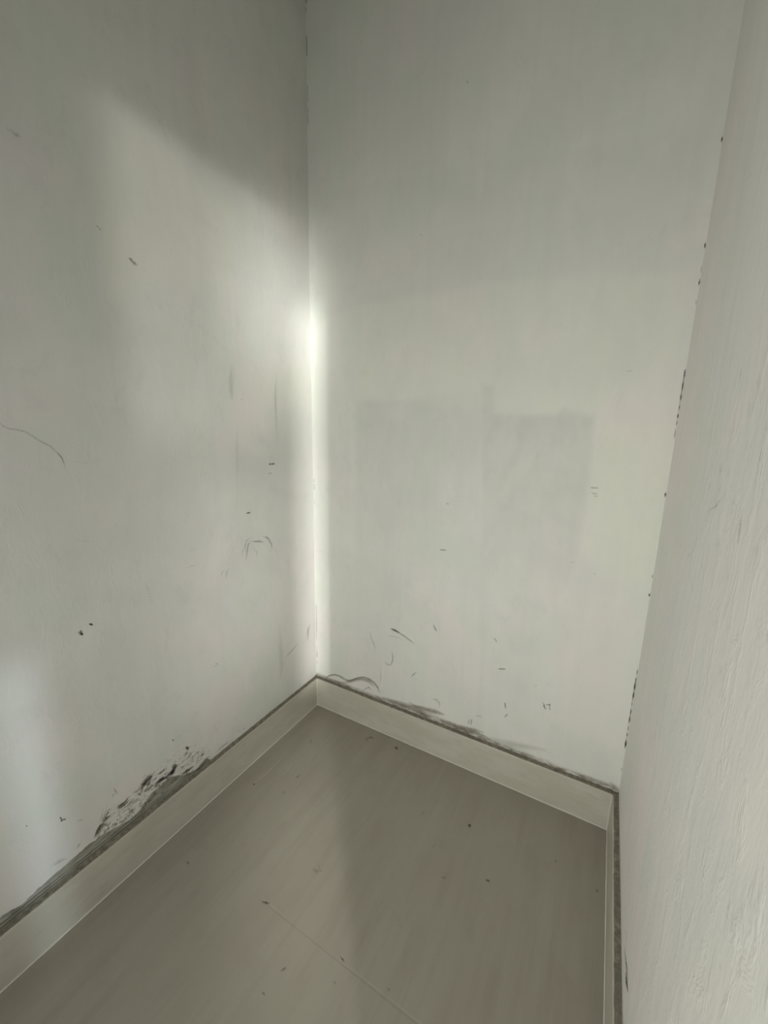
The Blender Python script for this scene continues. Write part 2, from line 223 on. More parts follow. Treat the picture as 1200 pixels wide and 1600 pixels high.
  (0.49,1,[-7185,2223,-7174,2220,-7164,2217,-7096,1868,-7085,1865,-7074,1861]),
  (0.43,1,[-7112,2167,-7100,2164,-7089,2160,-7022,1799,-7010,1795,-6998,1791]),
  (0.33,1,[-7022,1753,-7028,1770,-7035,1787,-6817,1726,-6829,1763,-6842,1800,-6607,1684,-6612,1701,-6616,1718]),
  (0.27,1,[-7099,1749,-7102,1757,-7104,1764,-6907,1698,-6913,1715,-6919,1733,-6680,1698,-6683,1706,-6686,1714]),
  (0.3,1,[-7052,1720,-7055,1727,-7058,1735,-6852,1706,-6858,1722,-6864,1738,-6624,1671,-6627,1678,-6629,1686]),
  (0.33,1,[-7034,1753,-7040,1771,-7045,1788,-6815,1708,-6827,1746,-6839,1784,-6562,1666,-6567,1683,-6573,1701]),
  (0.3,1,[-7039,1800,-7043,1811,-7046,1823,-6816,1745,-6823,1770,-6831,1795,-6584,1692,-6588,1704,-6591,1715]),
  (0.46,1,[-7089,1785,-7094,1800,-7098,1814,-6870,1714,-6880,1747,-6890,1780,-6629,1674,-6634,1689,-6639,1705]),
  (0.38,1,[-7010,1680,-7019,1697,-7027,1713,-6836,1719,-6850,1756,-6865,1793,-6595,1674,-6600,1691,-6605,1708]),
  (0.47,1,[-7001,1720,-7006,1734,-7011,1747,-6796,1692,-6807,1722,-6818,1752,-6585,1680,-6590,1694,-6594,1708]),
  (0.21,3,[-6670,1510,-6673,1524,-6676,1538,-6363,1361,-6377,1394,-6390,1428,-6087,1485,-6095,1500,-6103,1515]),
  (0.15,3,[-6646,1497,-6651,1513,-6656,1529,-6313,1413,-6330,1449,-6346,1485,-6058,1544,-6067,1560,-6076,1576]),
  (0.14,3,[-6633,1536,-6639,1558,-6646,1580,-6340,1439,-6362,1489,-6385,1539,-6051,1582,-6064,1605,-6076,1627]),
  (0.26,3,[-6685,1545,-6691,1568,-6697,1590,-6328,1401,-6350,1454,-6372,1506,-6066,1549,-6080,1573,-6093,1596]),
  (0.16,3,[-6702,1573,-6705,1583,-6707,1594,-6407,1439,-6418,1464,-6428,1490,-6130,1553,-6137,1564,-6143,1576]),
  (0.2,3,[-6658,1540,-6663,1560,-6668,1580,-6362,1417,-6382,1464,-6401,1511,-6076,1539,-6088,1560,-6099,1581]),
  (0.2,1,[-7584,2780,-7582,2785,-7579,2790,-7434,2592,-7433,2607,-7432,2622,-7234,2510,-7235,2517,-7236,2525]),
  (0.25,1,[-7571,2697,-7570,2699,-7568,2702,-7451,2550,-7450,2558,-7450,2566,-7240,2437,-7240,2441,-7240,2445]),
  (0.19,1,[-7548,2710,-7547,2715,-7545,2719,-7388,2531,-7386,2544,-7385,2556,-7190,2421,-7190,2427,-7191,2433]),
  (0.33,1,[-7507,2754,-7505,2759,-7503,2764,-7368,2593,-7366,2606,-7365,2619,-7166,2476,-7167,2483,-7167,2490]),
  (0.21,1,[-6419,1992,-6423,1997,-6428,2002,-6318,2149,-6327,2159,-6336,2170,-6263,2255,-6267,2260,-6271,2265]),
  (0.33,1,[-6371,1748,-6374,1751,-6376,1755,-6244,1895,-6251,1903,-6258,1911,-6216,2016,-6219,2019,-6223,2022]),
  (0.24,1,[-6435,1868,-6440,1874,-6446,1881,-6336,2028,-6348,2043,-6359,2057,-6242,2150,-6247,2157,-6252,2163]),
  (0.26,1,[-6355,1752,-6358,1757,-6360,1761,-6215,1845,-6222,1854,-6229,1863,-6133,1992,-6137,1995,-6140,1999]),
  (0.32,1,[-6316,1729,-6321,1736,-6326,1743,-6179,1860,-6192,1875,-6204,1890,-6131,2020,-6137,2026,-6142,2032]),
  (0.24,1,[-6306,1880,-6310,1886,-6314,1891,-6174,2009,-6184,2021,-6193,2033,-6128,2126,-6132,2130,-6137,2135]),
  (0.22,1,[-6991,2295,-6992,2299,-6992,2303,-6800,2190,-6800,2194,-6801,2198]),
  (0.2,1,[-6802,2154,-6803,2160,-6804,2166,-6622,2064,-6622,2070,-6623,2076]),
  (0.26,1,[-6900,2325,-6900,2333,-6901,2340,-6712,2218,-6713,2225,-6713,2233]),
  (0.21,1,[-6921,2204,-6922,2212,-6924,2219,-6741,2133,-6742,2140,-6744,2148]),
  (0.14,3,[-7819,2404,-7821,2411,-7823,2417,-7585,2384,-7587,2391,-7589,2397]),
  (0.13,3,[-7721,2279,-7723,2286,-7724,2292,-7476,2216,-7478,2223,-7479,2229]),
  (0.11,3,[-7728,2278,-7730,2286,-7733,2294,-7483,2244,-7486,2253,-7488,2261]),
  (0.12,3,[-7856,2489,-7858,2494,-7859,2499,-7609,2431,-7610,2436,-7612,2441]),
  (0.39,1,[-6033,2139,-6040,2154,-6046,2168,-5938,2149,-5945,2163,-5951,2177]),
  (0.32,3,[-7210,2556,-7222,2573,-7235,2590,-7148,2634,-7160,2651,-7172,2668]),
  (0.23,3,[-6685,2508,-6693,2530,-6702,2552,-6573,2505,-6582,2527,-6590,2549]),
  (0.33,0,[-6033,1810,-6044,1833,-6055,1857,-5904,1824,-5915,1847,-5927,1871]),
  (0.28,0,[-7071,2097,-7078,2110,-7084,2122,-6993,2124,-6999,2137,-7006,2149]),
  (0.35,1,[-6111,1594,-6119,1613,-6126,1633,-6002,1581,-6009,1600,-6016,1620]),
  (0.45,1,[-6443,1724,-6449,1736,-6456,1749,-6335,1746,-6341,1759,-6348,1771]),
  (0.35,3,[-7082,2785,-7093,2802,-7104,2820,-7007,2844,-7018,2861,-7029,2878]),
  (0.62,0,[-6373,1756,-6379,1770,-6385,1784,-6308,1758,-6314,1772,-6320,1786]),
  (0.38,1,[-7101,2674,-7104,2695,-7107,2715,-6980,2621,-6984,2642,-6987,2663]),
  (0.35,3,[-6710,2503,-6718,2527,-6727,2551,-6581,2495,-6590,2519,-6599,2543]),
  (0.4,3,[-6433,2402,-6447,2419,-6462,2436,-6373,2497,-6388,2514,-6402,2531]),
  (0.43,3,[-6889,2196,-6892,2214,-6896,2231,-6785,2156,-6789,2174,-6793,2191]),
  (0.41,3,[-6772,2143,-6780,2160,-6788,2178,-6681,2154,-6689,2172,-6697,2189]),
  (0.41,1,[-6699,2173,-6709,2192,-6718,2210,-6604,2203,-6614,2221,-6623,2240]),
  (0.3,3,[-5993,1681,-5996,1694,-5999,1708,-5896,1644,-5900,1658,-5903,1672]),
  (0.26,3,[-6781,2389,-6788,2403,-6794,2418,-6671,2402,-6677,2417,-6684,2431]),
  (0.37,3,[-6545,2426,-6554,2446,-6563,2467,-6422,2435,-6432,2456,-6441,2477]),
  (0.25,3,[-7223,2593,-7231,2606,-7239,2619,-7163,2635,-7171,2648,-7179,2661]),
  (0.52,0,[-6007,1570,-6013,1584,-6018,1598,-5933,1558,-5938,1572,-5943,1586]),
  (0.61,0,[-6965,2177,-6977,2198,-6989,2220,-6866,2217,-6878,2239,-6890,2261]),
  (0.62,0,[-6820,1920,-6829,1944,-6837,1967,-6696,1911,-6705,1935,-6714,1959]),
  (0.59,1,[-7232,2622,-7240,2639,-7249,2655,-7139,2656,-7147,2673,-7156,2689]),
  (0.47,1,[-6367,1621,-6376,1636,-6385,1650,-6291,1676,-6301,1690,-6310,1704]),
  (0.61,1,[-6897,2640,-6902,2654,-6907,2669,-6817,2637,-6823,2651,-6828,2665]),
  (0.49,1,[-7273,2870,-7280,2887,-7288,2904,-7179,2882,-7186,2899,-7193,2916]),
  (0.13,3,[-5674,1562,-5681,1576,-5689,1591,-5426,1572,-5442,1605,-5458,1638,-5127,1586,-5134,1601,-5141,1616]),
  (0.17,3,[-5739,1549,-5746,1562,-5754,1575,-5488,1608,-5503,1638,-5518,1669,-5174,1596,-5180,1610,-5186,1625]),
  (0.16,3,[-5699,1560,-5704,1568,-5709,1576,-5483,1637,-5493,1656,-5502,1675,-5191,1615,-5194,1624,-5198,1633]),
  (0.19,3,[-5571,1562,-5576,1570,-5580,1577,-5378,1613,-5386,1630,-5395,1647,-5054,1603,-5057,1611,-5061,1618]),
  (0.17,3,[-5595,1513,-5600,1523,-5605,1533,-5365,1526,-5377,1549,-5388,1572,-5070,1561,-5075,1572,-5080,1582]),
  (0.18,3,[-5636,1496,-5642,1506,-5647,1515,-5403,1546,-5415,1568,-5426,1589,-5104,1584,-5109,1593,-5114,1603]),
  (0.18,3,[-5212,1509,-5219,1520,-5225,1530,-5047,1595,-5053,1605,-5060,1615]),
  (0.19,3,[-5246,1521,-5254,1534,-5262,1547,-5075,1573,-5083,1586,-5091,1600]),
  (0.2,3,[-5310,1596,-5317,1605,-5324,1614,-5175,1727,-5182,1736,-5189,1745]),
  (0.15,3,[-5345,1582,-5352,1594,-5359,1606,-5136,1638,-5143,1650,-5150,1662]),
  (0.1,3,[-10517,2049,-10518,2056,-10519,2063,-10312,1975,-10314,1991,-10316,2007,-10176,1886,-10177,1892,-10177,1899]),
  (0.13,3,[-10581,2086,-10583,2101,-10586,2115,-10367,2019,-10372,2050,-10377,2082,-10221,1951,-10222,1965,-10224,1979]),
  (0.13,3,[-10578,2040,-10581,2054,-10583,2069,-10390,1972,-10395,2005,-10400,2038,-10229,1913,-10231,1928,-10233,1943]),
  (0.13,3,[-10523,2001,-10525,2012,-10528,2023,-10321,1964,-10325,1989,-10330,2014,-10187,1888,-10188,1899,-10189,1910]),
  (0.12,3,[-10576,2105,-10578,2114,-10579,2123,-10357,2041,-10360,2062,-10364,2082,-10238,2006,-10240,2016,-10241,2025]),
  (0.1,3,[-10583,2053,-10585,2068,-10587,2082,-10383,1957,-10388,1989,-10392,2021,-10254,1909,-10256,1923,-10258,1938]),
  (0.26,3,[-11542,1659,-11544,1674,-11546,1689,-11363,1565,-11369,1600,-11374,1635,-11186,1542,-11189,1558,-11192,1574]),
  (0.24,3,[-11545,1707,-11548,1726,-11550,1746,-11356,1612,-11362,1657,-11369,1701,-11187,1577,-11191,1598,-11194,1618]),
  (0.2,3,[-11545,1755,-11546,1765,-11547,1776,-11372,1663,-11375,1688,-11378,1712,-11196,1596,-11197,1608,-11198,1619]),
  (0.19,3,[-11572,1680,-11574,1704,-11577,1727,-11390,1571,-11398,1625,-11406,1679,-11217,1552,-11221,1577,-11225,1602]),
  (0.18,3,[-11538,1745,-11541,1764,-11543,1783,-11370,1665,-11375,1708,-11380,1750,-11193,1595,-11195,1614,-11197,1633]),
  (0.23,3,[-11574,1749,-11575,1762,-11577,1774,-11389,1649,-11393,1679,-11397,1708,-11213,1599,-11215,1613,-11217,1626]),
 ],
 'B': [
  (0.85,0,[17,27906,49,27893,81,27880,17,27744,49,27732,81,27719]),
  (0.77,0,[21,27625,49,27615,76,27604,21,27489,49,27478,77,27467]),
  (0.85,0,[21,26807,49,26797,77,26786,22,26211,50,26201,78,26191]),
  (0.85,0,[33,25315,50,25310,68,25304,34,24813,51,24808,68,24803]),
  (0.85,0,[32,24645,51,24640,70,24634,32,24091,51,24085,71,24079]),
  (0.77,0,[38,10927,60,10929,83,10931,38,10770,60,10772,83,10774]),
  (0.85,0,[38,10703,60,10705,83,10707,38,10460,61,10463,83,10465]),
  (0.66,0,[44,9990,61,9992,78,9994,44,9784,61,9786,78,9788]),
  (0.33,0,[46,13020,59,13020,72,13020,46,12887,59,12888,72,12888]),
  (0.85,0,[40,5056,64,5062,88,5068,40,4364,65,4370,89,4377]),
  (0.85,0,[35,4387,65,4395,94,4403,36,3675,65,3683,95,3692]),
  (0.66,0,[46,3632,65,3638,85,3644,46,3261,65,3267,85,3273]),
  (0.55,0,[46,2973,66,2979,85,2985,46,2630,66,2636,86,2643]),
  (0.85,0,[35,2648,66,2658,97,2668,35,2379,66,2390,97,2400]),
  (0.66,0,[41,2173,66,2181,91,2190,41,2051,66,2059,91,2068]),
  (0.68,0,[12641,20084,12652,20081,12662,20077,12633,20030,12657,20019,12680,20009,12641,19967,12652,19961,12662,19955]),
  (0.68,0,[12640,17798,12651,17795,12662,17792,12631,17737,12656,17728,12681,17719,12640,17669,12651,17664,12662,17659]),
  (0.3,0,[12646,17294,12651,17293,12657,17291,12642,17200,12656,17195,12669,17191,12645,17101,12651,17099,12657,17097]),
  (0.59,0,[12642,16974,12651,16972,12660,16969,12635,16890,12656,16883,12677,16877,12642,16800,12651,16797,12660,16793]),
  (0.26,0,[12645,16487,12651,16486,12657,16484,12643,16420,12656,16416,12668,16412,12645,16350,12651,16348,12657,16346]),
  (0.81,0,[12638,14772,12650,14770,12662,14768,12629,14645,12655,14639,12681,14633,12638,14512,12650,14509,12662,14506]),
  (0.77,0,[12642,14540,12650,14538,12659,14536,12635,14366,12655,14362,12674,14357,12642,14187,12650,14184,12659,14182]),
  (0.77,0,[12638,14183,12650,14181,12662,14179,12628,14070,12655,14064,12681,14059,12638,13951,12650,13947,12662,13944]),
  (0.64,0,[12642,13944,12650,13943,12658,13942,12637,13818,12655,13814,12672,13811,12642,13687,12650,13685,12658,13683]),
  (0.68,0,[12640,13644,12649,13643,12659,13642,12633,13565,12655,13561,12676,13557,12640,13482,12649,13480,12659,13477]),
  (0.51,0,[12643,13453,12650,13452,12656,13452,12640,13386,12655,13383,12669,13381,12643,13316,12650,13314,12656,13313]),
  (0.51,0,[12644,13248,12650,13247,12656,13246,12641,13103,12654,13101,12668,13099,12644,12955,12650,12954,12656,12953]),
  (0.72,0,[12635,11474,12648,11474,12661,11474,12624,11402,12654,11399,12684,11396,12634,11327,12648,11324,12661,11321]),
  (0.51,0,[12638,9032,12647,9033,12655,9035,12634,8981,12653,8981,12672,8981,12638,8928,12647,8927,12655,8925]),
  (0.68,0,[12632,8436,12645,8439,12658,8443,12624,8389,12653,8390,12682,8390,12632,8340,12645,8337,12658,8335]),
  (0.42,0,[12637,5947,12646,5949,12655,5951,12632,5845,12652,5848,12672,5850,12637,5742,12646,5742,12655,5743]),
  (0.59,0,[12637,5682,12646,5685,12655,5687,12631,5580,12652,5583,12672,5585,12637,5476,12646,5477,12655,5477]),
  (0.77,0,[12630,5515,12646,5518,12662,5521,12617,5355,12652,5360,12687,5365,12630,5196,12646,5198,12662,5199]),
  (0.77,0,[12633,5221,12646,5223,12659,5226,12623,5030,12652,5035,12681,5039,12633,4840,12646,4841,12659,4843]),
  (0.51,0,[12639,4828,12646,4830,12653,4832,12635,4726,12652,4729,12668,4731,12638,4622,12646,4623,12653,4623]),
  (0.68,0,[12636,4581,12646,4584,12656,4587,12629,4450,12652,4454,12674,4458,12635,4318,12646,4319,12656,4321]),
  (0.68,0,[12635,4330,12646,4333,12657,4336,12626,4172,12651,4177,12677,4182,12634,4015,12646,4016,12657,4018]),
  (0.51,0,[12637,3978,12646,3980,12654,3983,12632,3859,12651,3863,12670,3867,12637,3740,12646,3741,12654,3742]),
  (0.59,0,[12636,3721,12645,3724,12655,3727,12630,3612,12651,3616,12672,3621,12636,3502,12645,3503,12655,3504]),
  (0.77,0,[12630,3470,12645,3475,12660,3479,12617,3289,12651,3296,12685,3304,12630,3110,12645,3112,12660,3115]),
  (0.34,0,[12634,3269,12644,3274,12653,3279,12630,3220,12651,3225,12672,3230,12634,3170,12644,3170,12653,3170]),
  (0.34,0,[12637,2373,12644,2376,12652,2380,12635,2313,12651,2318,12667,2322,12637,2253,12644,2253,12652,2254]),
  (0.34,3,[3914,4917,3924,4942,3933,4966,4144,4854,4166,4909,4188,4964,4381,4807,4407,4861,4432,4914,4616,4732,4645,4784,4674,4836,4851,4630,4882,4681,4912,4732,5126,4545,5140,4568,5153,4591]),
  (0.15,3,[3727,4508,3726,4524,3726,4540,4050,4580,4053,4616,4055,4653,4341,4607,4353,4644,4366,4681,4662,4536,4670,4552,4678,4568]),
  (0.59,0,[4002,4942,4013,4968,4025,4995,4199,4868,4226,4925,4253,4983,4392,4847,4405,4872,4418,4898]),
  (0.24,3,[2964,4537,2983,4546,3002,4555,3015,4250,3057,4274,3098,4298,3149,3984,3189,4011,3230,4038,3313,3717,3331,3730,3350,3742]),
  (0.31,3,[4044,3958,4063,3969,4083,3979,4092,3683,4137,3700,4182,3717,4069,3453,4113,3454,4156,3455,4003,3309,4025,3276,4046,3243,3889,3302,3869,3255,3850,3209,3770,3346,3755,3327,3741,3308]),
  (0.21,3,[3541,3048,3558,3053,3576,3059,3527,2592,3567,2605,3606,2617,3524,2134,3542,2139,3560,2144]),
  (0.37,3,[5253,3390,5267,3378,5281,3366,5077,3216,5109,3191,5140,3166,4992,3059,5007,3049,5022,3039]),
  (0.12,3,[4584,3377,4594,3385,4603,3393,4739,3110,4757,3131,4776,3151,5062,2922,5069,2932,5076,2942]),
  (0.42,1,[517,1378,498,1397,480,1416,792,1593,764,1645,735,1696,1062,1747,1063,1814,1063,1880,1326,1777,1356,1847,1385,1917,1612,1713,1644,1782,1676,1851,1924,1717,1928,1783,1933,1849,2162,1869,2138,1921,2115,1974,2431,2058,2414,2114,2397,2169,2678,2174,2685,2239,2692,2304,2956,2182,2986,2248,3016,2314,3206,2092,3251,2152,3296,2212,3361,1941,3417,1991,3473,2040,3505,1728,3532,1748,3558,1768]),
  (0.42,2,[1502,1505,1496,1559,1491,1612,1954,1640,1929,1750,1903,1860,2303,1861,2277,1970,2251,2078,2607,1998,2618,2120,2630,2242,2895,2018,2954,2142,3012,2265,3237,1938,3273,1990,3308,2042]),
  (0.21,3,[650,1498,661,1520,672,1542,967,1437,986,1487,1005,1536,1416,1460,1427,1508,1438,1556,1812,1588,1814,1609,1816,1630]),
  (0.31,3,[2605,1498,2592,1517,2579,1537,2856,1673,2825,1714,2795,1755,3035,1880,3020,1897,3006,1915]),
  (0.77,0,[2914,1815,2933,1841,2952,1866,3064,1726,3084,1752,3103,1778]),
  (0.28,3,[197,1708,240,1717,283,1726,137,1354,180,1363,223,1373]),
  (0.21,3,[1021,1441,1053,1512,1084,1581,1827,1289,1894,1443,1960,1595,2708,1218,2761,1369,2814,1518,3647,1363,3665,1429,3683,1494]),
  (0.55,2,[3575,1509,3599,1584,3622,1659,4334,1436,4378,1599,4422,1762,4957,1491,4986,1650,5015,1808,5605,1625,5627,1780,5648,1934,6105,1708,6134,1861,6162,2014,6522,1811,6538,1879,6553,1948]),
  (0.51,2,[4894,1447,4909,1519,4924,1591,5391,1423,5432,1582,5473,1740,5974,1496,5995,1566,6016,1636]),
  (0.38,2,[4914,1796,4934,1840,4954,1884,5253,1665,5278,1764,5303,1862,5726,1830,5730,1873,5734,1915]),
  (0.21,3,[5934,2349,5936,2379,5939,2408,6136,2365,6163,2430,6190,2495,6252,2268,6306,2310,6360,2352,6255,2115,6282,2120,6308,2124]),
  (0.51,2,[6332,1530,6353,1599,6375,1668,7066,1404,7102,1555,7138,1705,7714,1480,7747,1628,7779,1775,8295,1521,8313,1586,8331,1652]),
  (0.38,2,[7165,1611,7175,1661,7185,1712,7722,1601,7741,1711,7760,1821,8158,1715,8165,1764,8172,1813]),
  (0.17,1,[8368,1525,8386,1631,8404,1736,9176,1479,9199,1706,9222,1932,10383,1887,10387,1984,10392,2080]),
  (0.37,3,[10078,1747,10080,1763,10083,1778,10237,1756,10239,1771,10241,1787]),
  (0.43,3,[10388,1915,10389,1930,10390,1945,10521,1943,10522,1958,10523,1973]),
  (0.3,2,[11320,1484,11329,1536,11339,1587,11854,1413,11871,1526,11887,1639,12382,1519,12388,1569,12393,1619]),
  (0.34,2,[12355,1642,12385,1698,12415,1753,12477,1429,12531,1561,12585,1693,12679,1442,12697,1504,12715,1566]),
  (0.85,0,[7523,2084,7545,2088,7568,2091,7497,1884,7519,1888,7542,1891]),
  (0.85,0,[7618,2129,7644,2134,7671,2140,7595,1890,7622,1896,7649,1901]),
  (0.66,0,[7799,2342,7802,2364,7805,2385,7993,2369,7996,2391,7999,2413]),
  (0.85,0,[8782,3272,8811,3291,8840,3310,8837,3088,8866,3108,8895,3127]),
  (0.85,0,[8929,2885,8947,2869,8964,2854,8822,2732,8839,2716,8856,2700]),
  (0.55,0,[10057,3784,10068,3803,10080,3821,10157,3697,10169,3716,10180,3734]),
  (0.85,0,[10088,3685,10113,3715,10138,3744,10183,3554,10208,3583,10232,3612]),
  (0.85,0,[10190,3733,10189,3756,10189,3779,10339,3776,10338,3799,10337,3822]),
  (0.85,0,[10285,3830,10310,3840,10335,3850,10307,3598,10332,3608,10357,3618]),
  (0.66,0,[9824,4402,9834,4390,9845,4378,9756,4315,9767,4303,9777,4292]),
  (0.85,0,[8496,4544,8495,4581,8495,4617,8735,4608,8734,4644,8733,4681]),
  (0.66,0,[8230,5713,8249,5734,8268,5755,8345,5578,8364,5599,8383,5620]),
  (0.72,0,[5854,5590,5885,5614,5917,5638,5984,5369,6015,5393,6046,5417]),
  (0.85,0,[6010,8671,6011,8698,6011,8725,6231,8693,6231,8720,6232,8747]),
  (0.85,0,[10766,11425,10764,11442,10763,11458,10974,11433,10973,11450,10972,11466]),
  (0.77,0,[10820,11255,10820,11270,10819,11284,10957,11257,10956,11272,10956,11287]),
  (0.66,0,[10882,11184,10882,11197,10881,11210,10998,11184,10997,11197,10997,11210]),
  (0.44,0,[10782,11316,10783,11327,10783,11338,10843,11308,10843,11319,10844,11330]),
  (0.44,0,[11320,14766,11315,14788,11309,14809,11429,14779,11423,14800,11418,14822]),
  (0.55,0,[6144,10446,6148,10472,6152,10497,6260,10436,6264,10462,6268,10487]),
  (0.77,0,[6130,23396,6149,23396,6167,23396,6175,23304,6194,23305,6212,23305]),
  (0.33,0,[4690,19560,4703,19574,4716,19587,4862,19434,4875,19448,4888,19461]),
  (0.44,0,[10453,9012,10458,9029,10463,9046,10548,8980,10553,8997,10557,9014]),
  (0.66,0,[11120,8759,11126,8774,11133,8790,11191,8718,11197,8733,11204,8749]),
  (0.33,0,[10382,8844,10383,8858,10384,8873,10451,8841,10452,8856,10453,8870]),
  (0.33,0,[6551,10793,6563,10804,6576,10814,6602,10734,6614,10744,6627,10755]),
 ],
 'R': [
  (0.38,1,[-4800,2088,-4855,2165,-4910,2240,-5073,2152,-5125,2226,-5176,2299]),
  (0.38,1,[-4970,1858,-5016,1925,-5061,1991,-5282,1925,-5376,2067,-5468,2206,-5609,2058,-5697,2194,-5782,2326,-5965,2164,-6002,2222,-6038,2280]),
  (0.6,0,[-5524,1949,-5571,2021,-5617,2093,-5693,1922,-5791,2079,-5887,2231,-6014,2153,-6055,2220,-6095,2286]),
  (0.27,3,[-2323,2207,-2395,2282,-2466,2355,-2530,2173,-2600,2246,-2668,2319]),
  (0.45,1,[-5399,2033,-5462,2129,-5523,2223,-5581,2132,-5641,2225,-5700,2317]),
  (0.34,1,[-8786,7047,-8804,7076,-8821,7105,-8841,7064,-8858,7093,-8875,7121]),
  (0.38,1,[-8838,7020,-8854,7044,-8871,7068,-8865,6941,-8881,6965,-8897,6989]),
  (0.3,1,[-9374,7919,-9390,7946,-9407,7972,-9421,7919,-9437,7945,-9452,7972]),
  (0.11,1,[-9656,8364,-9670,8387,-9685,8409,-9718,8317,-9732,8339,-9746,8361]),
  (0.27,3,[-4239,6819,-4285,6851,-4331,6882,-4246,6609,-4292,6642,-4338,6675]),
  (0.16,3,[-3896,6469,-3938,6498,-3979,6527,-3872,6264,-3915,6294,-3956,6324]),
  (0.15,1,[-9125,9033,-9148,9056,-9170,9078,-9136,8858,-9159,8882,-9182,8905]),
  (0.05,3,[-8988,8734,-9029,8778,-9069,8821,-9028,8544,-9068,8589,-9108,8634]),
  (0.11,3,[-9205,9408,-9215,9419,-9225,9430,-9271,9387,-9281,9398,-9290,9409]),
  (0.08,3,[-2846,6345,-2989,6447,-3127,6546,-3301,6409,-3432,6506,-3559,6600]),
  (0.52,0,[-4425,10809,-4454,10825,-4483,10840,-4595,10824,-4623,10838,-4650,10853]),
  (0.22,3,[-3518,10845,-3570,10857,-3622,10869,-3626,10749,-3677,10762,-3728,10774]),
  (0.14,3,[-5610,10994,-5657,11009,-5704,11023,-5851,10872,-5895,10887,-5939,10903]),
  (0.1,3,[-3997,17665,-4073,17623,-4148,17581,-3969,17352,-4046,17311,-4122,17271]),
  (0.24,3,[-4154,17272,-4207,17240,-4260,17208,-3959,17310,-4014,17276,-4069,17244]),
  (0.14,3,[-7205,12124,-7256,12130,-7307,12135,-7169,11895,-7284,11913,-7394,11931,-7288,11691,-7339,11701,-7388,11712]),
  (0.16,3,[-6855,12976,-6895,12974,-6935,12972,-6853,12867,-6893,12866,-6933,12865]),
  (0.16,3,[-6620,13468,-6671,13463,-6721,13458,-6687,13269,-6736,13266,-6785,13263]),
  (0.14,3,[-6263,12243,-6299,12242,-6335,12241,-5854,11994,-5939,11990,-6022,11987,-5347,11794,-5385,11790,-5421,11787]),
  (0.14,3,[-6988,12145,-6965,12136,-6942,12128,-6541,12232,-6514,12223,-6488,12215]),
  (0.12,3,[-4952,10516,-5050,10551,-5146,10585,-5364,10359,-5453,10394,-5540,10429]),
  (0.11,3,[-8046,10573,-8059,10583,-8073,10593,-8343,10561,-8354,10571,-8366,10580]),
  (0.08,3,[-7120,8582,-7143,8602,-7165,8623,-7519,8625,-7539,8644,-7558,8662]),
  (0.38,4,[-7482,9501,-7506,9518,-7529,9536,-7647,9477,-7669,9494,-7691,9511]),
  (0.11,3,[-6712,8427,-6727,8442,-6741,8456,-6878,8485,-6892,8499,-6906,8513]),
  (0.08,3,[-4601,13065,-4676,13062,-4750,13059,-4571,12804,-4647,12803,-4722,12802]),
  (0.07,3,[-7527,12901,-7545,12900,-7563,12899,-7494,12810,-7534,12809,-7574,12809,-7528,12719,-7546,12719,-7564,12719]),
  (0.1,4,[-6268,12586,-6290,12587,-6312,12587,-6228,12516,-6277,12517,-6325,12519,-6262,12448,-6284,12449,-6306,12450]),
  (0.03,3,[-8447,11711,-8457,11713,-8467,11715,-8432,11657,-8454,11662,-8476,11667,-8452,11610,-8462,11613,-8471,11615]),
  (0.08,4,[-7911,10080,-7942,10096,-7973,10111,-7862,9926,-7932,9965,-8000,10002,-7917,9830,-7948,9848,-7979,9866]),
  (0.1,3,[-5921,12325,-5945,12326,-5969,12327,-5873,12239,-5928,12242,-5981,12246,-5912,12159,-5936,12161,-5960,12163]),
  (0.13,4,[-7941,11852,-7952,11854,-7964,11856,-7920,11779,-7947,11784,-7973,11789,-7944,11714,-7956,11716,-7968,11719]),
  (0.09,3,[-7634,10225,-7665,10239,-7695,10253,-7591,10146,-7659,10179,-7726,10211,-7636,10110,-7666,10125,-7696,10140]),
  (0.09,3,[-6841,13796,-6881,13788,-6920,13780,-6773,13698,-6863,13683,-6951,13669,-6836,13580,-6877,13574,-6916,13569]),
  (0.1,3,[-8784,11289,-8801,11295,-8818,11300,-8760,11190,-8798,11204,-8836,11217,-8794,11112,-8811,11119,-8828,11126]),
  (0.12,4,[-7271,12009,-7312,12014,-7353,12018,-7200,11848,-7294,11863,-7385,11876,-7270,11710,-7312,11717,-7353,11725]),
  (0.03,3,[-8591,10614,-8617,10626,-8643,10639,-8556,10528,-8615,10558,-8672,10587,-8597,10481,-8624,10495,-8650,10509]),
  (0.09,3,[-8545,11140,-8556,11144,-8567,11148,-8528,11063,-8553,11073,-8578,11082,-8551,11002,-8563,11007,-8574,11011]),
  (0.06,4,[-7050,12514,-7071,12514,-7092,12515,-7005,12381,-7053,12384,-7100,12386,-7047,12253,-7069,12255,-7090,12257]),
  (0.06,3,[-7417,9908,-7441,9920,-7465,9932,-7373,9761,-7428,9791,-7482,9819,-7418,9662,-7442,9676,-7467,9690]),
  (0.1,3,[-5901,13994,-5942,13986,-5984,13978,-5828,13916,-5922,13900,-6014,13884,-5889,13815,-5932,13809,-5973,13802]),
  (0.03,3,[-7062,13389,-7088,13385,-7113,13382,-7014,13290,-7073,13284,-7130,13279,-7060,13183,-7086,13181,-7111,13179]),
  (0.05,3,[-8189,12058,-8207,12061,-8226,12063,-8160,11977,-8202,11984,-8244,11990,-8194,11906,-8213,11910,-8232,11913]),
  (0.1,4,[-6938,10646,-6961,10654,-6984,10661,-6887,10475,-6940,10494,-6992,10513,-6933,10340,-6957,10349,-6980,10359]),
  (0.05,3,[-5871,12154,-5935,12158,-5999,12162,-5750,11967,-5898,11982,-6040,11997,-5850,11803,-5915,11812,-5980,11821]),
  (0.07,4,[-8446,10951,-8461,10956,-8475,10962,-8423,10844,-8456,10858,-8488,10872,-8454,10761,-8469,10768,-8484,10775]),
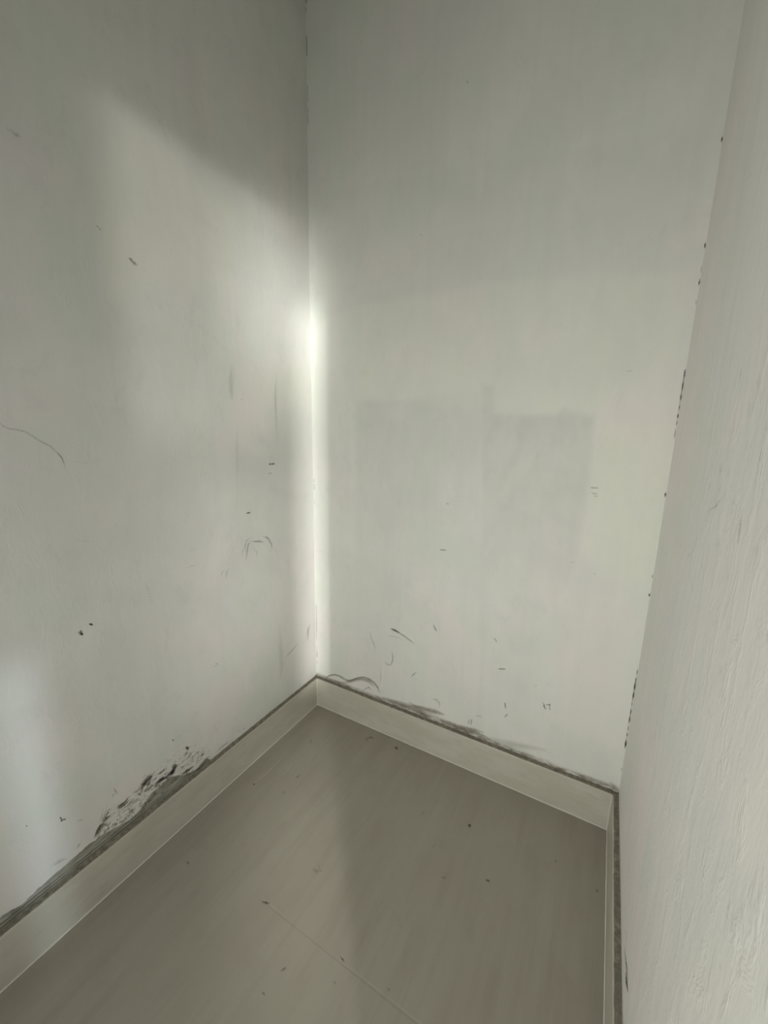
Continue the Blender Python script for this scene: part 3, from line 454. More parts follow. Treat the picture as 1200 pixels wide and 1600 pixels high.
  (0.07,3,[-7194,11308,-7224,11315,-7254,11323,-7148,11240,-7217,11257,-7284,11275,-7193,11195,-7224,11203,-7254,11212]),
  (0.08,3,[-8003,10059,-8021,10068,-8039,10078,-7976,9985,-8017,10008,-8057,10030,-8006,9943,-8024,9954,-8042,9964]),
  (0.1,3,[-5732,12607,-5795,12608,-5858,12608,-5633,12523,-5777,12527,-5915,12530,-5721,12444,-5785,12447,-5848,12450]),
  (0.03,3,[-6526,10999,-6582,11013,-6636,11027,-6442,10889,-6568,10924,-6689,10959,-6521,10825,-6577,10842,-6632,10859]),
  (0.07,3,[-5234,12294,-5288,12297,-5342,12299,-5142,12193,-5264,12201,-5383,12209,-5218,12104,-5273,12109,-5327,12113]),
  (0.05,4,[-6957,13753,-6993,13746,-7029,13740,-6892,13640,-6974,13627,-7053,13614,-6953,13507,-6989,13502,-7025,13498]),
  (0.12,4,[-7984,10957,-8008,10965,-8031,10973,-7943,10804,-7997,10825,-8050,10845,-7990,10685,-8015,10696,-8039,10706]),
  (0.07,3,[-7066,12788,-7088,12788,-7110,12787,-7030,12730,-7080,12730,-7129,12730,-7064,12672,-7087,12672,-7109,12673]),
  (0.06,3,[-8015,11927,-8035,11930,-8055,11933,-7982,11828,-8028,11836,-8072,11844,-8020,11743,-8040,11747,-8060,11751]),
  (0.15,4,[-7658,10229,-7681,10239,-7704,10249,-7619,10100,-7671,10126,-7721,10151,-7661,10013,-7684,10025,-7707,10037]),
  (0.03,3,[-7483,13182,-7516,13179,-7549,13176,-7435,13130,-7509,13124,-7582,13118,-7483,13070,-7517,13068,-7550,13067]),
  (0.09,3,[-8662,11195,-8683,11202,-8704,11209,-8634,11134,-8681,11151,-8727,11168,-8667,11096,-8688,11104,-8709,11113]),
  (0.11,4,[-6347,11635,-6403,11644,-6459,11652,-6252,11488,-6380,11511,-6503,11534,-6337,11374,-6394,11386,-6450,11398]),
  (0.05,3,[-7922,12090,-7938,12092,-7954,12094,-7897,12033,-7933,12038,-7969,12043,-7924,11984,-7940,11987,-7956,11989]),
  (0.1,3,[-8788,11277,-8812,11285,-8835,11293,-8755,11163,-8809,11183,-8861,11203,-8799,11078,-8823,11088,-8846,11098]),
  (0.1,4,[-8671,10308,-8686,10316,-8700,10324,-8651,10236,-8684,10255,-8716,10274,-8677,10191,-8692,10200,-8706,10209]),
  (0.1,4,[-7792,12386,-7826,12388,-7859,12389,-7736,12245,-7813,12252,-7887,12258,-7797,12115,-7831,12119,-7865,12123]),
  (0.07,4,[-7177,13883,-7214,13874,-7251,13866,-7120,13828,-7205,13812,-7287,13796,-7176,13753,-7213,13746,-7251,13740]),
  (0.06,4,[-6969,12145,-6989,12146,-7010,12148,-6935,12091,-6982,12096,-7028,12100,-6967,12044,-6988,12047,-7009,12049]),
  (0.04,4,[-8630,11506,-8653,11512,-8675,11518,-8598,11428,-8650,11444,-8700,11459,-8636,11372,-8659,11380,-8682,11387]),
  (0.06,3,[-6325,12246,-6351,12247,-6376,12249,-6282,12179,-6339,12184,-6395,12188,-6320,12119,-6346,12122,-6371,12125]),
  (0.07,4,[-7088,12958,-7105,12957,-7122,12956,-7061,12914,-7099,12913,-7137,12912,-7087,12870,-7104,12869,-7122,12869]),
  (0.05,3,[-7633,12777,-7663,12777,-7693,12776,-7589,12720,-7657,12720,-7723,12720,-7634,12663,-7664,12663,-7694,12664]),
  (0.1,3,[-7049,13618,-7065,13615,-7081,13613,-7012,13515,-7049,13510,-7085,13505,-7046,13403,-7062,13401,-7079,13399]),
  (0.11,4,[-8463,11267,-8480,11273,-8498,11278,-8437,11170,-8476,11184,-8515,11197,-8471,11094,-8488,11101,-8506,11107]),
  (0.12,4,[-5873,13184,-5905,13182,-5937,13179,-5813,13103,-5886,13099,-5958,13095,-5862,13016,-5895,13015,-5928,13013]),
 ],
 'F': [
  (0.32,1,[3311,-918,3285,-886,3260,-854,3506,-808,3449,-737,3392,-666,3615,-633,3590,-601,3564,-568]),
  (0.35,1,[3425,-1014,3402,-997,3379,-979,3497,-944,3443,-911,3389,-877,3476,-842,3451,-832,3426,-822]),
  (0.28,1,[3395,-639,3395,-611,3395,-583,3541,-718,3547,-658,3553,-598,3667,-751,3673,-725,3679,-700]),
  (0.42,0,[4641,-664,4640,-618,4639,-571,4725,-735,4741,-638,4756,-540,4792,-735,4811,-699,4830,-663]),
  (0.52,0,[8363,-2382,8377,-2343,8391,-2304,8390,-2443,8441,-2370,8492,-2297,8431,-2456,8462,-2438,8494,-2420]),
  (0.28,2,[4713,-6119,4717,-6086,4721,-6053,4843,-6172,4859,-6099,4875,-6026,4970,-6160,4981,-6129,4992,-6097]),
  (0.24,2,[4871,-6088,4863,-6070,4855,-6052,4992,-6071,4975,-6032,4958,-5992,5078,-6023,5071,-6005,5064,-5986]),
  (0.24,2,[4778,-5941,4789,-5924,4800,-5907,4844,-5999,4874,-5965,4905,-5931,4920,-6034,4936,-6021,4952,-6008]),
  (0.32,0,[4052,-7510,4042,-7491,4031,-7473,4196,-7490,4175,-7449,4155,-7407,4302,-7436,4294,-7417,4286,-7398]),
  (0.28,0,[9353,-3788,9355,-3761,9358,-3733,9421,-3810,9431,-3749,9441,-3688,9481,-3782,9489,-3755,9496,-3728]),
  (0.21,0,[8196,-4387,8191,-4362,8187,-4336,8273,-4392,8267,-4335,8260,-4278,8326,-4348,8325,-4322,8324,-4296]),
  (0.35,0,[11066,-2154,11073,-2135,11079,-2116,11098,-2184,11118,-2144,11137,-2104,11127,-2189,11139,-2174,11151,-2159]),
  (0.39,0,[6648,-7377,6653,-7366,6659,-7355,6735,-7410,6749,-7387,6764,-7364,6822,-7428,6830,-7418,6837,-7408]),
  (0.28,0,[5426,-8825,5431,-8813,5437,-8801,5481,-8846,5498,-8820,5515,-8794,5539,-8850,5549,-8839,5559,-8828]),
  (0.21,0,[5586,-8333,5565,-8329,5545,-8325,5650,-8265,5603,-8259,5556,-8253,5644,-8197,5622,-8196,5600,-8195]),
  (0.24,0,[6755,-7844,6758,-7834,6761,-7824,6822,-7856,6830,-7834,6839,-7812,6883,-7854,6888,-7845,6893,-7835]),
  (0.21,0,[1264,-7895,1259,-7873,1255,-7852,1359,-7917,1359,-7870,1359,-7823,1434,-7906,1441,-7885,1448,-7865]),
  (0.35,0,[904,-4917,893,-4891,882,-4865,964,-4941,963,-4886,962,-4830,980,-4937,1003,-4923,1026,-4910]),
  (0.28,0,[2130,-3926,2111,-3918,2092,-3911,2183,-3815,2141,-3801,2098,-3788,2165,-3699,2146,-3694,2126,-3689]),
  (0.21,0,[6875,-2881,6865,-2879,6854,-2877,6910,-2745,6886,-2743,6862,-2740,6897,-2616,6886,-2616,6875,-2616]),
  (0.15,3,[7013,-5988,7004,-5990,6995,-5992,7000,-5774,6981,-5779,6961,-5784,6949,-5567,6940,-5570,6931,-5572]),
  (0.14,0,[7633,-3730,7618,-3726,7602,-3722,7685,-3612,7649,-3608,7614,-3603,7676,-3498,7660,-3497,7644,-3497]),
  (0.21,0,[1486,-2266,1450,-2261,1414,-2257,1503,-2152,1430,-2162,1357,-2173,1389,-2065,1363,-2081,1336,-2096]),
  (0.28,0,[12221,-2391,12237,-2372,12253,-2353,12227,-2452,12266,-2418,12305,-2384,12250,-2492,12268,-2481,12286,-2471]),
  (0.21,0,[7957,-7305,7965,-7288,7973,-7271,7991,-7330,8016,-7294,8041,-7258,8031,-7331,8047,-7317,8062,-7303]),
  (0.21,0,[2182,-4665,2160,-4660,2137,-4655,2214,-4578,2164,-4574,2113,-4569,2161,-4497,2139,-4498,2117,-4499]),
  (0.17,4,[1551,-3029,1568,-3034,1585,-3038,1538,-4075,1575,-4083,1611,-4091,1548,-4752,1564,-4755,1580,-4758]),
  (0.14,4,[963,-2871,982,-2875,1000,-2880,965,-4171,1003,-4180,1041,-4189,905,-5374,921,-5377,937,-5381]),
  (0.14,4,[6144,-2282,6154,-2284,6165,-2287,5976,-3395,5998,-3399,6019,-3403,5926,-3842,5935,-3844,5945,-3845]),
 ],
}
TONES = [
  ('L',[(-9627,1760),(-9478,2248),(-9217,2549),(-8916,2525),(-8419,2471),(-8204,2735),(-7859,2671),(-7416,2539),(-6650,2563),(-6044,2149),(-5778,1522),(-6659,1336),(-7498,1648),(-8470,1420),(-9098,1465)],229,5,0.8),
  ('B',[(7177,14607),(7605,14550),(7652,13614),(7247,13573)],83,0,0.6),
  ('B',[(7241,13657),(9599,13607),(9760,13815),(10626,13529),(10730,11280),(10656,9436),(10345,7859),(7671,7257)],118,10,0.62),
  ('B',[(2212,14124),(4555,14171),(5790,14339),(7194,14361),(7247,13573),(7671,7257),(4824,6342),(2250,6911)],147,10,0.34),
  ('B',[(3486,14006),(4354,13947),(4475,13464),(3665,13439)],100,4,0.3),
  ('B',[(10659,13529),(12688,13392),(12693,9963),(12581,8363),(10781,9456)],453,2,0.42),
  ('B',[(2308,17559),(6300,17556),(6970,17688),(10561,17340),(12401,17057),(12545,13391),(10659,13529),(2330,14315)],265,2,0.28),
  ('B',[(5650,17151),(7005,17175),(10632,16708),(11088,14102),(6021,14439)],770,2,0.3),
  ('B',[(564,21773),(12264,20365),(12599,17056),(10557,17373),(6968,17726),(5855,17599),(2308,17559),(490,17310)],155,0,0.14),
  ('B',[(8802,20142),(9474,20052),(9714,19291),(9054,19278)],236,0,0.2),
  ('B',[(4613,19481),(6173,19727),(8545,19140),(9023,17783),(4419,18124)],477,0,0.18),
  ('B',[(11000,7898),(12593,8264),(12654,2854),(10400,3101),(10476,6530)],409,3,0.7),
  ('B',[(8738,7497),(9766,7729),(9825,2335),(8905,2479)],326,0,0.18),
  ('B',[(7318,12513),(7493,12519),(7881,5548),(7693,5494)],92,0,0.2),
  ('L',[(-7648,18921),(-6788,20303),(-5994,20187),(-3527,19754),(-3939,17405),(-6308,16877),(-7687,16028)],285,2,0.35),  # paler area on the upper left wall
  ('L',[(-4090,15252),(-242,15733),(-93,13847),(-3939,13637)],276,2,0.25),
  ('L',[(-4025,12356),(-2232,11825),(-2099,7127),(-4587,8150)],385,1,0.3),
  ('L',[(-2456,7239),(-118,4621),(-184,2030),(-2318,2280),(-2765,4587)],513,3,0.4),
  ('L',[(-10411,10764),(-9349,10462),(-9335,7717),(-9790,6194),(-10912,6921)],140,4,0.18),  # cool tint that paints in the bluish light on the left wall
  ('R',[(734,6584),(-1045,11078),(-3706,11520),(-4806,7852),(-3983,5694)],554,0,0.1),  # duller strip along the far corner of the right wall
  ('R',[(-575,3320),(-3142,5359),(-4785,3408),(-3914,2361)],348,0,0.16),  # duller area low beside the same corner
  ('R',[(-8730,9329),(-9348,10290),(-9731,9678),(-9267,8944)],219,2,0.35),
  ('R',[(-8305,6394),(-10071,9134),(-10317,8741),(-9080,6602)],250,2,0.25),
]
BARE_PROFILE = [(-12221,1785),(-11913,1761),(-11586,1736),(-11382,1700),(-11246,1642),(-11149,1636),(-10862,1716),(-10455,1758),(-10022,1786),(-9711,1849),(-9590,1806),(-9458,1840),(-9203,1752),(-8969,1691),(-8639,1587),(-8309,1683),(-8011,1919),(-7724,1945),(-7423,1993),(-7172,1851),(-6870,1643),(-6523,1502),(-6083,1659),(-5894,1401),(-5483,1450),(-5055,1448),(-4452,1418),(-3106,1440),(-1546,1402),(-199,1428)]


# ---------------------------------------------------------------- materials
class NT:
    def __init__(s, name):
        s.m = bpy.data.materials.new(name); s.m.use_nodes = True
        s.t = s.m.node_tree; s.b = s.t.nodes['Principled BSDF']; s.out = s.t.nodes['Material Output']
    def n(s, typ, **kw):
        nd = s.t.nodes.new(typ)
        for k, v in kw.items(): setattr(nd, k, v)
        return nd
    def l(s, a, b): s.t.links.new(a, b)
    def noise(s, vec, scale, detail=4, rough=0.55, dist=0.0):
        nd = s.n('ShaderNodeTexNoise'); nd.inputs['Scale'].default_value = scale
        nd.inputs['Detail'].default_value = detail; nd.inputs['Roughness'].default_value = rough
        nd.inputs['Distortion'].default_value = dist
        s.l(vec, nd.inputs['Vector']); return nd.outputs['Fac']
    def mapping(s, vec, sc=(1, 1, 1), rot=(0, 0, 0), loc=(0, 0, 0)):
        nd = s.n('ShaderNodeMapping'); nd.inputs['Scale'].default_value = sc
        nd.inputs['Rotation'].default_value = rot; nd.inputs['Location'].default_value = loc
        s.l(vec, nd.inputs['Vector']); return nd.outputs['Vector']
    def math(s, op, a, b=None, c=None, clamp=False):
        nd = s.n('ShaderNodeMath', operation=op); nd.use_clamp = clamp
        for i, v in enumerate((a, b, c)):
            if v is None: continue
            if isinstance(v, (int, float)): nd.inputs[i].default_value = v
            else: s.l(v, nd.inputs[i])
        return nd.outputs[0]
    def ramp(s, v, lo, hi, a=0.0, b=1.0, smooth=True):
        nd = s.n('ShaderNodeMapRange'); nd.interpolation_type = 'SMOOTHSTEP' if smooth else 'LINEAR'
        s.l(v, nd.inputs['Value'])
        for k, x in (('From Min', lo), ('From Max', hi), ('To Min', a), ('To Max', b)): nd.inputs[k].default_value = x
        return nd.outputs['Result']
    def mix(s, fac, a, b, mode='MIX'):
        nd = s.n('ShaderNodeMix', data_type='RGBA', blend_type=mode)
        for i, v in ((0, fac), (6, a), (7, b)):
            if isinstance(v, (int, float)): nd.inputs[i].default_value = v
            elif isinstance(v, tuple): nd.inputs[i].default_value = (*v, 1)
            else: s.l(v, nd.inputs[i])
        return nd.outputs[2]
    def attr(s, name):
        nd = s.n('ShaderNodeAttribute'); nd.attribute_name = name; return nd
    def geo(s): return s.n('ShaderNodeNewGeometry').outputs['Position']

def plaster(name, base, streak_amt, bump_amt, axis, seed, blot=.06, peel=False):
    """Old off-white emulsion on rough plaster: brushed streaks, blotches, patched paint."""
    m = NT(name); P = m.mapping(m.geo(), loc=(seed, seed*1.7, seed*.3))
    c = base
    # colour blotches
    f1 = m.ramp(m.noise(P, 2.6, 2, .55), .40, .64)
    col = m.mix(f1, c, tuple(x*y for x, y in zip(c, (1.035, 0.985, 1.0))))
    f2 = m.ramp(m.noise(m.mapping(P, loc=(3, 8, 1)), 4.2, 2, .6), .42, .66)
    col = m.mix(f2, col, tuple(x*y for x, y in zip(c, (0.955, 0.985, 0.955))))
    f4 = m.ramp(m.noise(m.mapping(P, sc=(1, 1, .75), loc=(1, 4, 9)), 3.4, 4, .62, .6), .36, .66, 0, 1)
    col = m.mix(f4, col, tuple(x*(1-blot) for x in c), 'MIX') if blot <= 0 else m.mix(m.math('MULTIPLY', f4, .55), col, tuple(x*(1-blot) for x in c))
    f5 = m.ramp(m.noise(m.mapping(P, sc=(1, 1, .6), loc=(8, 3, 2)), 17, 4, .7, .4), .52, .74, 0, .5)
    col = m.mix(f5, col, tuple(x*(1-blot*1.3) for x in c))
    # long vertical brush / wash streaks
    sc = (22, 22, 1.2)
    st = m.ramp(m.noise(m.mapping(P, sc=sc), 1.0, 3, .6), .45, .72, 0, streak_amt)
    col = m.mix(st, col, tuple(x*y for x, y in zip(c, (.86, .86, .865))))
    st2 = m.ramp(m.noise(m.mapping(P, sc=(34, 34, 1.6), loc=(2, 4, 6)), 1.0, 3, .6), .55, .78, 0, streak_amt*.8)
    col = m.mix(st2, col, tuple(min(x*1.07, .95) for x in c))
    # grime that has settled in small pits
    pit = m.ramp(m.noise(m.mapping(P, sc=(1.6, 1.6, .7)), 55, 3, .6), .70, .80, 0, .22)
    col = m.mix(pit, col, tuple(x*.7 for x in c))
    # tone patches, mostly other paint; the left wall's cool one paints in light
    wob = m.ramp(m.noise(m.mapping(P, sc=(1, 1, .5)), 16, 2, .6), .3, .7, .65, 1.25)
    for an, tint, k in (('dull', (.72, .75, .72), .75), ('cream', (1.09, 1.075, .96), .9), ('pink', (1.05, 1.0, 1.0), .7), ('cool', (1.02, 1.04, 1.04), .7)):
        a = m.attr(an).outputs['Fac']
        fa = m.math('MULTIPLY', m.math('MULTIPLY', a, wob), k, clamp=True)
        col = m.mix(fa, col, tuple(min(x*y, .93) for x, y in zip(c, tint)))
    if peel:
        # bare render above the skirting, with a ragged broken edge
        d = m.attr('bare').outputs['Fac']
        rg = m.math('MULTIPLY_ADD', m.math('SUBTRACT', m.noise(m.mapping(P, sc=(1, 1, 1.5)), 60, 5, .7), .5), .62, d)
        bm_ = m.ramp(rg, .44, .54)
        g1 = m.noise(m.mapping(P, sc=(1, 5, 30) if axis == 'y' else (5, 1, 30)), 4, 4, .7)
        g = m.mix(m.ramp(g1, .35, .65), (.21, .205, .165), (.37, .36, .305))
        col = m.mix(m.math('MULTIPLY', bm_, .93), col, g)
        # two darker lines scored along the render just above the skirting
        sz = m.n('ShaderNodeSeparateXYZ'); m.l(m.geo(), sz.inputs[0])
        wz = m.math('MULTIPLY_ADD', m.math('SUBTRACT', m.noise(m.mapping(P, sc=(3, 3, 3)), 3, 3, .6), .5), .010, sz.outputs[2])
        for zc, wd_ in ((.147, .0035), (.156, .0030)):
            ln = m.ramp(m.math('ABSOLUTE', m.math('SUBTRACT', wz, zc)), wd_*.3, wd_, 1, 0)
            ln = m.math('MULTIPLY', m.math('MULTIPLY', ln, bm_), m.ramp(m.noise(P, 7, 3, .6), .38, .56, .1, .8), clamp=True)
            col = m.mix(ln, col, (.085, .08, .06))
    if peel:
        # broken paint with olive mould showing through
        pl = m.attr('peel').outputs['Fac']
        pn = m.noise(m.mapping(P, sc=(1, 1, 1), rot=(.75, 0, 0)), 62, 4, .72, .8)
        pn2 = m.noise(m.mapping(P, sc=(1, .45, 2.2), rot=(.7, 0, 0), loc=(4, 4, 1)), 70, 3, .7, .5)
        pk = m.ramp(m.math('ADD', m.math('MULTIPLY', m.math('ADD', pn, pn2), .5), m.math('MULTIPLY', pl, .20)), .668, .735)
        pk = m.math('MULTIPLY', pk, m.ramp(pl, 0, .25), clamp=True)
        pc = m.mix(m.ramp(m.noise(P, 120, 3, .6), .4, .62), (.085, .08, .045), (.20, .195, .16))
        col = m.mix(m.math('MULTIPLY', pk, .8), col, pc)
    # dust line right above the skirting
    dd = m.attr('dust').outputs['Fac']
    dn = m.math('MULTIPLY', dd, m.ramp(m.noise(m.mapping(P, sc=(1, 1, 3)), 22, 5, .7), .35, .68, .25, 1.3), clamp=True)
    col = m.mix(dn, col, (.235, .205, .155))
    m.l(col, m.b.inputs['Base Color'])
    m.b.inputs['Roughness'].default_value = .62
    m.b.inputs['Specular IOR Level'].default_value = .3
    n1 = m.noise(m.mapping(P, sc=(1, 1, .35)), 38, 3, .62)
    n2 = m.noise(m.mapping(P, sc=(1, 1, .5)), 7, 2, .5)
    n3 = m.ramp(m.noise(m.mapping(P, sc=(1, 1, .45), loc=(5, 5, 5)), 24, 4, .66, .5), .5, .75)
    h = m.math('ADD', m.math('ADD', m.math('MULTIPLY', n1, .35), n2), m.math('MULTIPLY', n3, .28))
    bp = m.n('ShaderNodeBump'); bp.inputs['Strength'].default_value = bump_amt; bp.inputs['Distance'].default_value = .006
    m.l(h, bp.inputs['Height']); m.l(bp.outputs['Normal'], m.b.inputs['Normal'])
    return m.m

def grime():
    """Scuffs, chips and smears: opacity and tint come with each stroke."""
    m = NT('grime'); P = m.geo()
    col = m.attr('tint').outputs['Color']
    m.l(col, m.b.inputs['Base Color']); m.b.inputs['Roughness'].default_value = .9
    m.b.inputs['Specular IOR Level'].default_value = .1
    a = m.attr('op').outputs['Fac']
    nz = m.ramp(m.noise(P, 330, 5, .75), .36, .62, .15, 1.45)
    al = m.math('MULTIPLY', a, nz, clamp=True)
    tr = m.n('ShaderNodeBsdfTransparent'); mx = m.n('ShaderNodeMixShader')
    m.l(al, mx.inputs[0]); m.l(tr.outputs[0], mx.inputs[1]); m.l(m.b.outputs[0], mx.inputs[2]); m.l(mx.outputs[0], m.out.inputs[0])
    return m.m

def tile_floor():
    m = NT('stone_tile'); P = m.geo()
    sx = m.n('ShaderNodeSeparateXYZ'); m.l(P, sx.inputs[0]); X, Y = sx.outputs[0], sx.outputs[1]
    base = (.33, .30, .245)
    n1 = m.ramp(m.noise(m.mapping(P, sc=(6.0, 1.4, 1), rot=(0, 0, .10)), 1.3, 4, .6), .35, .68)
    col = m.mix(n1, base, (.352, .327, .272))
    n2 = m.ramp(m.noise(m.mapping(P, sc=(26, 2.6, 1), rot=(0, 0, .16), loc=(4, 1, 0)), 1.0, 5, .65), .42, .70, 0, .75)
    col = m.mix(m.math('MULTIPLY', n2, .8), col, (.285, .260, .210))
    n3 = m.ramp(m.noise(m.mapping(P, loc=(2, 9, 0)), 5, 4, .55), .45, .65, 0, .6)
    col = m.mix(n3, col, (.335, .316, .258))
    n4 = m.ramp(m.noise(m.mapping(P, sc=(50, 5, 1), rot=(0, 0, .12), loc=(1, 6, 0)), 1.0, 4, .7), .66, .80, 0, .45)
    col = m.mix(n4, col, (.44, .42, .37))
    n5 = m.ramp(m.noise(m.mapping(P, loc=(5, 5, 0)), 70, 3, .6), .70, .80, 0, .35)
    col = m.mix(n5, col, (.15, .135, .105))
    n6 = m.ramp(m.noise(m.mapping(P, loc=(9, 1, 0)), 11, 6, .7, .3), .5, .72, 0, .45)
    col = m.mix(n6, col, (.30, .27, .215))
    # fine joint between tiles
    jn = m.noise(P, 40, 3, .6)
    def joint(c, at, w):
        dd = m.math('ABSOLUTE', m.math('SUBTRACT', c, at))
        dd = m.math('MULTIPLY_ADD', m.math('SUBTRACT', jn, .5), .001, dd)
        return m.ramp(dd, w*.4, w, 1, 0)
    brk = m.ramp(m.noise(m.mapping(P, loc=(0, 3.1, 0)), 6, 2, .5), .42, .62, .0, .6)
    j = m.math('MULTIPLY', m.math('MULTIPLY', joint(Y, -.742, .0028), brk), m.ramp(X, .36, .50, .08, 1), clamp=True)
    col = m.mix(j, col, (.40, .385, .34))
    j2 = m.math('MULTIPLY', m.math('MULTIPLY', joint(Y, -.7475, .0028), .2), m.ramp(X, .36, .50, .1, 1))
    col = m.mix(j2, col, (.16, .15, .12))
    m.l(col, m.b.inputs['Base Color'])
    rg = m.ramp(m.noise(P, 6, 4, .6), .3, .7, .34, .46); m.l(rg, m.b.inputs['Roughness'])
    m.b.inputs['Specular IOR Level'].default_value = .5
    bp = m.n('ShaderNodeBump'); bp.inputs['Strength'].default_value = .12; bp.inputs['Distance'].default_value = .002
    m.l(m.noise(m.mapping(P, sc=(60, 14, 1)), 1, 4, .6), bp.inputs['Height']); m.l(bp.outputs['Normal'], m.b.inputs['Normal'])
    return m.m

def skirting_mat():
    m = NT('skirting_tile'); P = m.geo()
    n1 = m.ramp(m.noise(m.mapping(P, sc=(1, 1, 3)), 5, 4, .6), .38, .66)
    col = m.mix(n1, (.50, .475, .40), (.555, .53, .46))
    n2 = m.ramp(m.noise(m.mapping(P, sc=(1, 1, 4), loc=(3, 2, 1)), 14, 4, .65), .52, .72, 0, .5)
    col = m.mix(n2, col, (.43, .41, .34))
    m.l(col, m.b.inputs['Base Color']); m.b.inputs['Roughness'].default_value = .38
    bp = m.n('ShaderNodeBump'); bp.inputs['Strength'].default_value = .08; bp.inputs['Distance'].default_value = .002
    m.l(m.noise(P, 30, 3, .5), bp.inputs['Height']); m.l(bp.outputs['Normal'], m.b.inputs['Normal'])
    return m.m

def ledge_mat():
    m = NT('dusty_mortar'); P = m.geo()
    n1 = m.ramp(m.noise(P, 90, 5, .7), .35, .68)
    col = m.mix(n1, (.15, .135, .10), (.29, .262, .205))
    n2 = m.ramp(m.noise(P, 9, 3, .6), .4, .65, 0, .5)
    col = m.mix(n2, col, (.15, .145, .12))
    m.l(col, m.b.inputs['Base Color']); m.b.inputs['Roughness'].default_value = .95
    bp = m.n('ShaderNodeBump'); bp.inputs['Strength'].default_value = .6; bp.inputs['Distance'].default_value = .003
    m.l(m.noise(P, 130, 4, .6), bp.inputs['Height']); m.l(bp.outputs['Normal'], m.b.inputs['Normal'])
    return m.m

def plain(name, col, rough=.6, metallic=0.0):
    m = NT(name); P = m.geo()
    c = m.mix(m.ramp(m.noise(P, 12, 4, .6), .35, .65), col, tuple(x*.93 for x in col))
    m.l(c, m.b.inputs['Base Color']); m.b.inputs['Roughness'].default_value = rough; m.b.inputs['Metallic'].default_value = metallic
    return m.m

M_LEFT = plaster('plaster_left', (.735, .735, .697), .20, .26, 'y', 1.3, .11, True)
M_BACK = plaster('plaster_back', (.735, .74, .692), .19, .2, 'x', 6.1, .09)
M_RIGHT = plaster('plaster_right', (.785, .772, .742), .26, .62, 'y', 11.7, .03)
M_PLAIN = plaster('plaster_plain', (.735, .735, .69), .25, .2, 'x', 17.0)
M_GRIME = grime(); M_FLOOR = tile_floor(); M_SKIRT = skirting_mat(); M_LEDGE = ledge_mat()
M_CEIL = plain('ceiling_paint', (.66, .66, .63), .8)
M_WOOD = plain('painted_frame', (.62, .60, .55), .5)
M_GROUT = plain('grout', (.68, .665, .60), .7)
M_CAULK = plain('caulk', (.60, .59, .52), .5)

# ---------------------------------------------------------------- helpers
def tag(o, kind=None, label=None, cat=None, group=None):
    if kind: o['kind'] = kind
    if label: o['label'] = label
    if cat: o['category'] = cat
    if group: o['group'] = group
    return o

def link(name, me, mats, parent=None):
    for m_ in mats: me.materials.append(m_)
    o = bpy.data.objects.new(name, me); COL.objects.link(o)
    if parent: o.parent = parent
    return o

def box(bm, x0, x1, y0, y1, z0, z1, mi=0):
    v = [bm.verts.new((x, y, z)) for x in (x0, x1) for y in (y0, y1) for z in (z0, z1)]
    for q in ((0, 1, 3, 2), (4, 6, 7, 5), (0, 4, 5, 1), (2, 3, 7, 6), (0, 2, 6, 4), (1, 5, 7, 3)):
        f = bm.faces.new([v[i] for i in q]); f.material_index = mi

def poly_dist(U, V, poly):
    """signed distance, positive inside"""
    n = len(poly); dm = np.full(U.shape, 1e9); ins = np.zeros(U.shape, bool)
    for i in range(n):
        ax, ay = poly[i]; bx, by = poly[(i+1) % n]
        ex, ey = bx-ax, by-ay; L2 = ex*ex+ey*ey+1e-12
        t = np.clip(((U-ax)*ex+(V-ay)*ey)/L2, 0, 1)
        dm = np.minimum(dm, np.hypot(U-ax-t*ex, V-ay-t*ey))
        c = ((ay > V) != (by > V)) & (U < (bx-ax)*(V-ay)/(by-ay+1e-12)+ax)
        ins ^= c
    return np.where(ins, dm, -dm)

TINTS = [(.035, .034, .028), (.13, .12, .078), (.29, .25, .19), (.17, .17, .155), (.86, .86, .82)]
FIELDS = ['dull', 'cream', 'pink', 'cool', 'bare', 'dust', 'peel']
KIND2FIELD = {0: 'dull', 1: 'dull', 2: 'cream', 3: 'pink', 4: 'cool', 5: 'peel', 10: 'dull'}

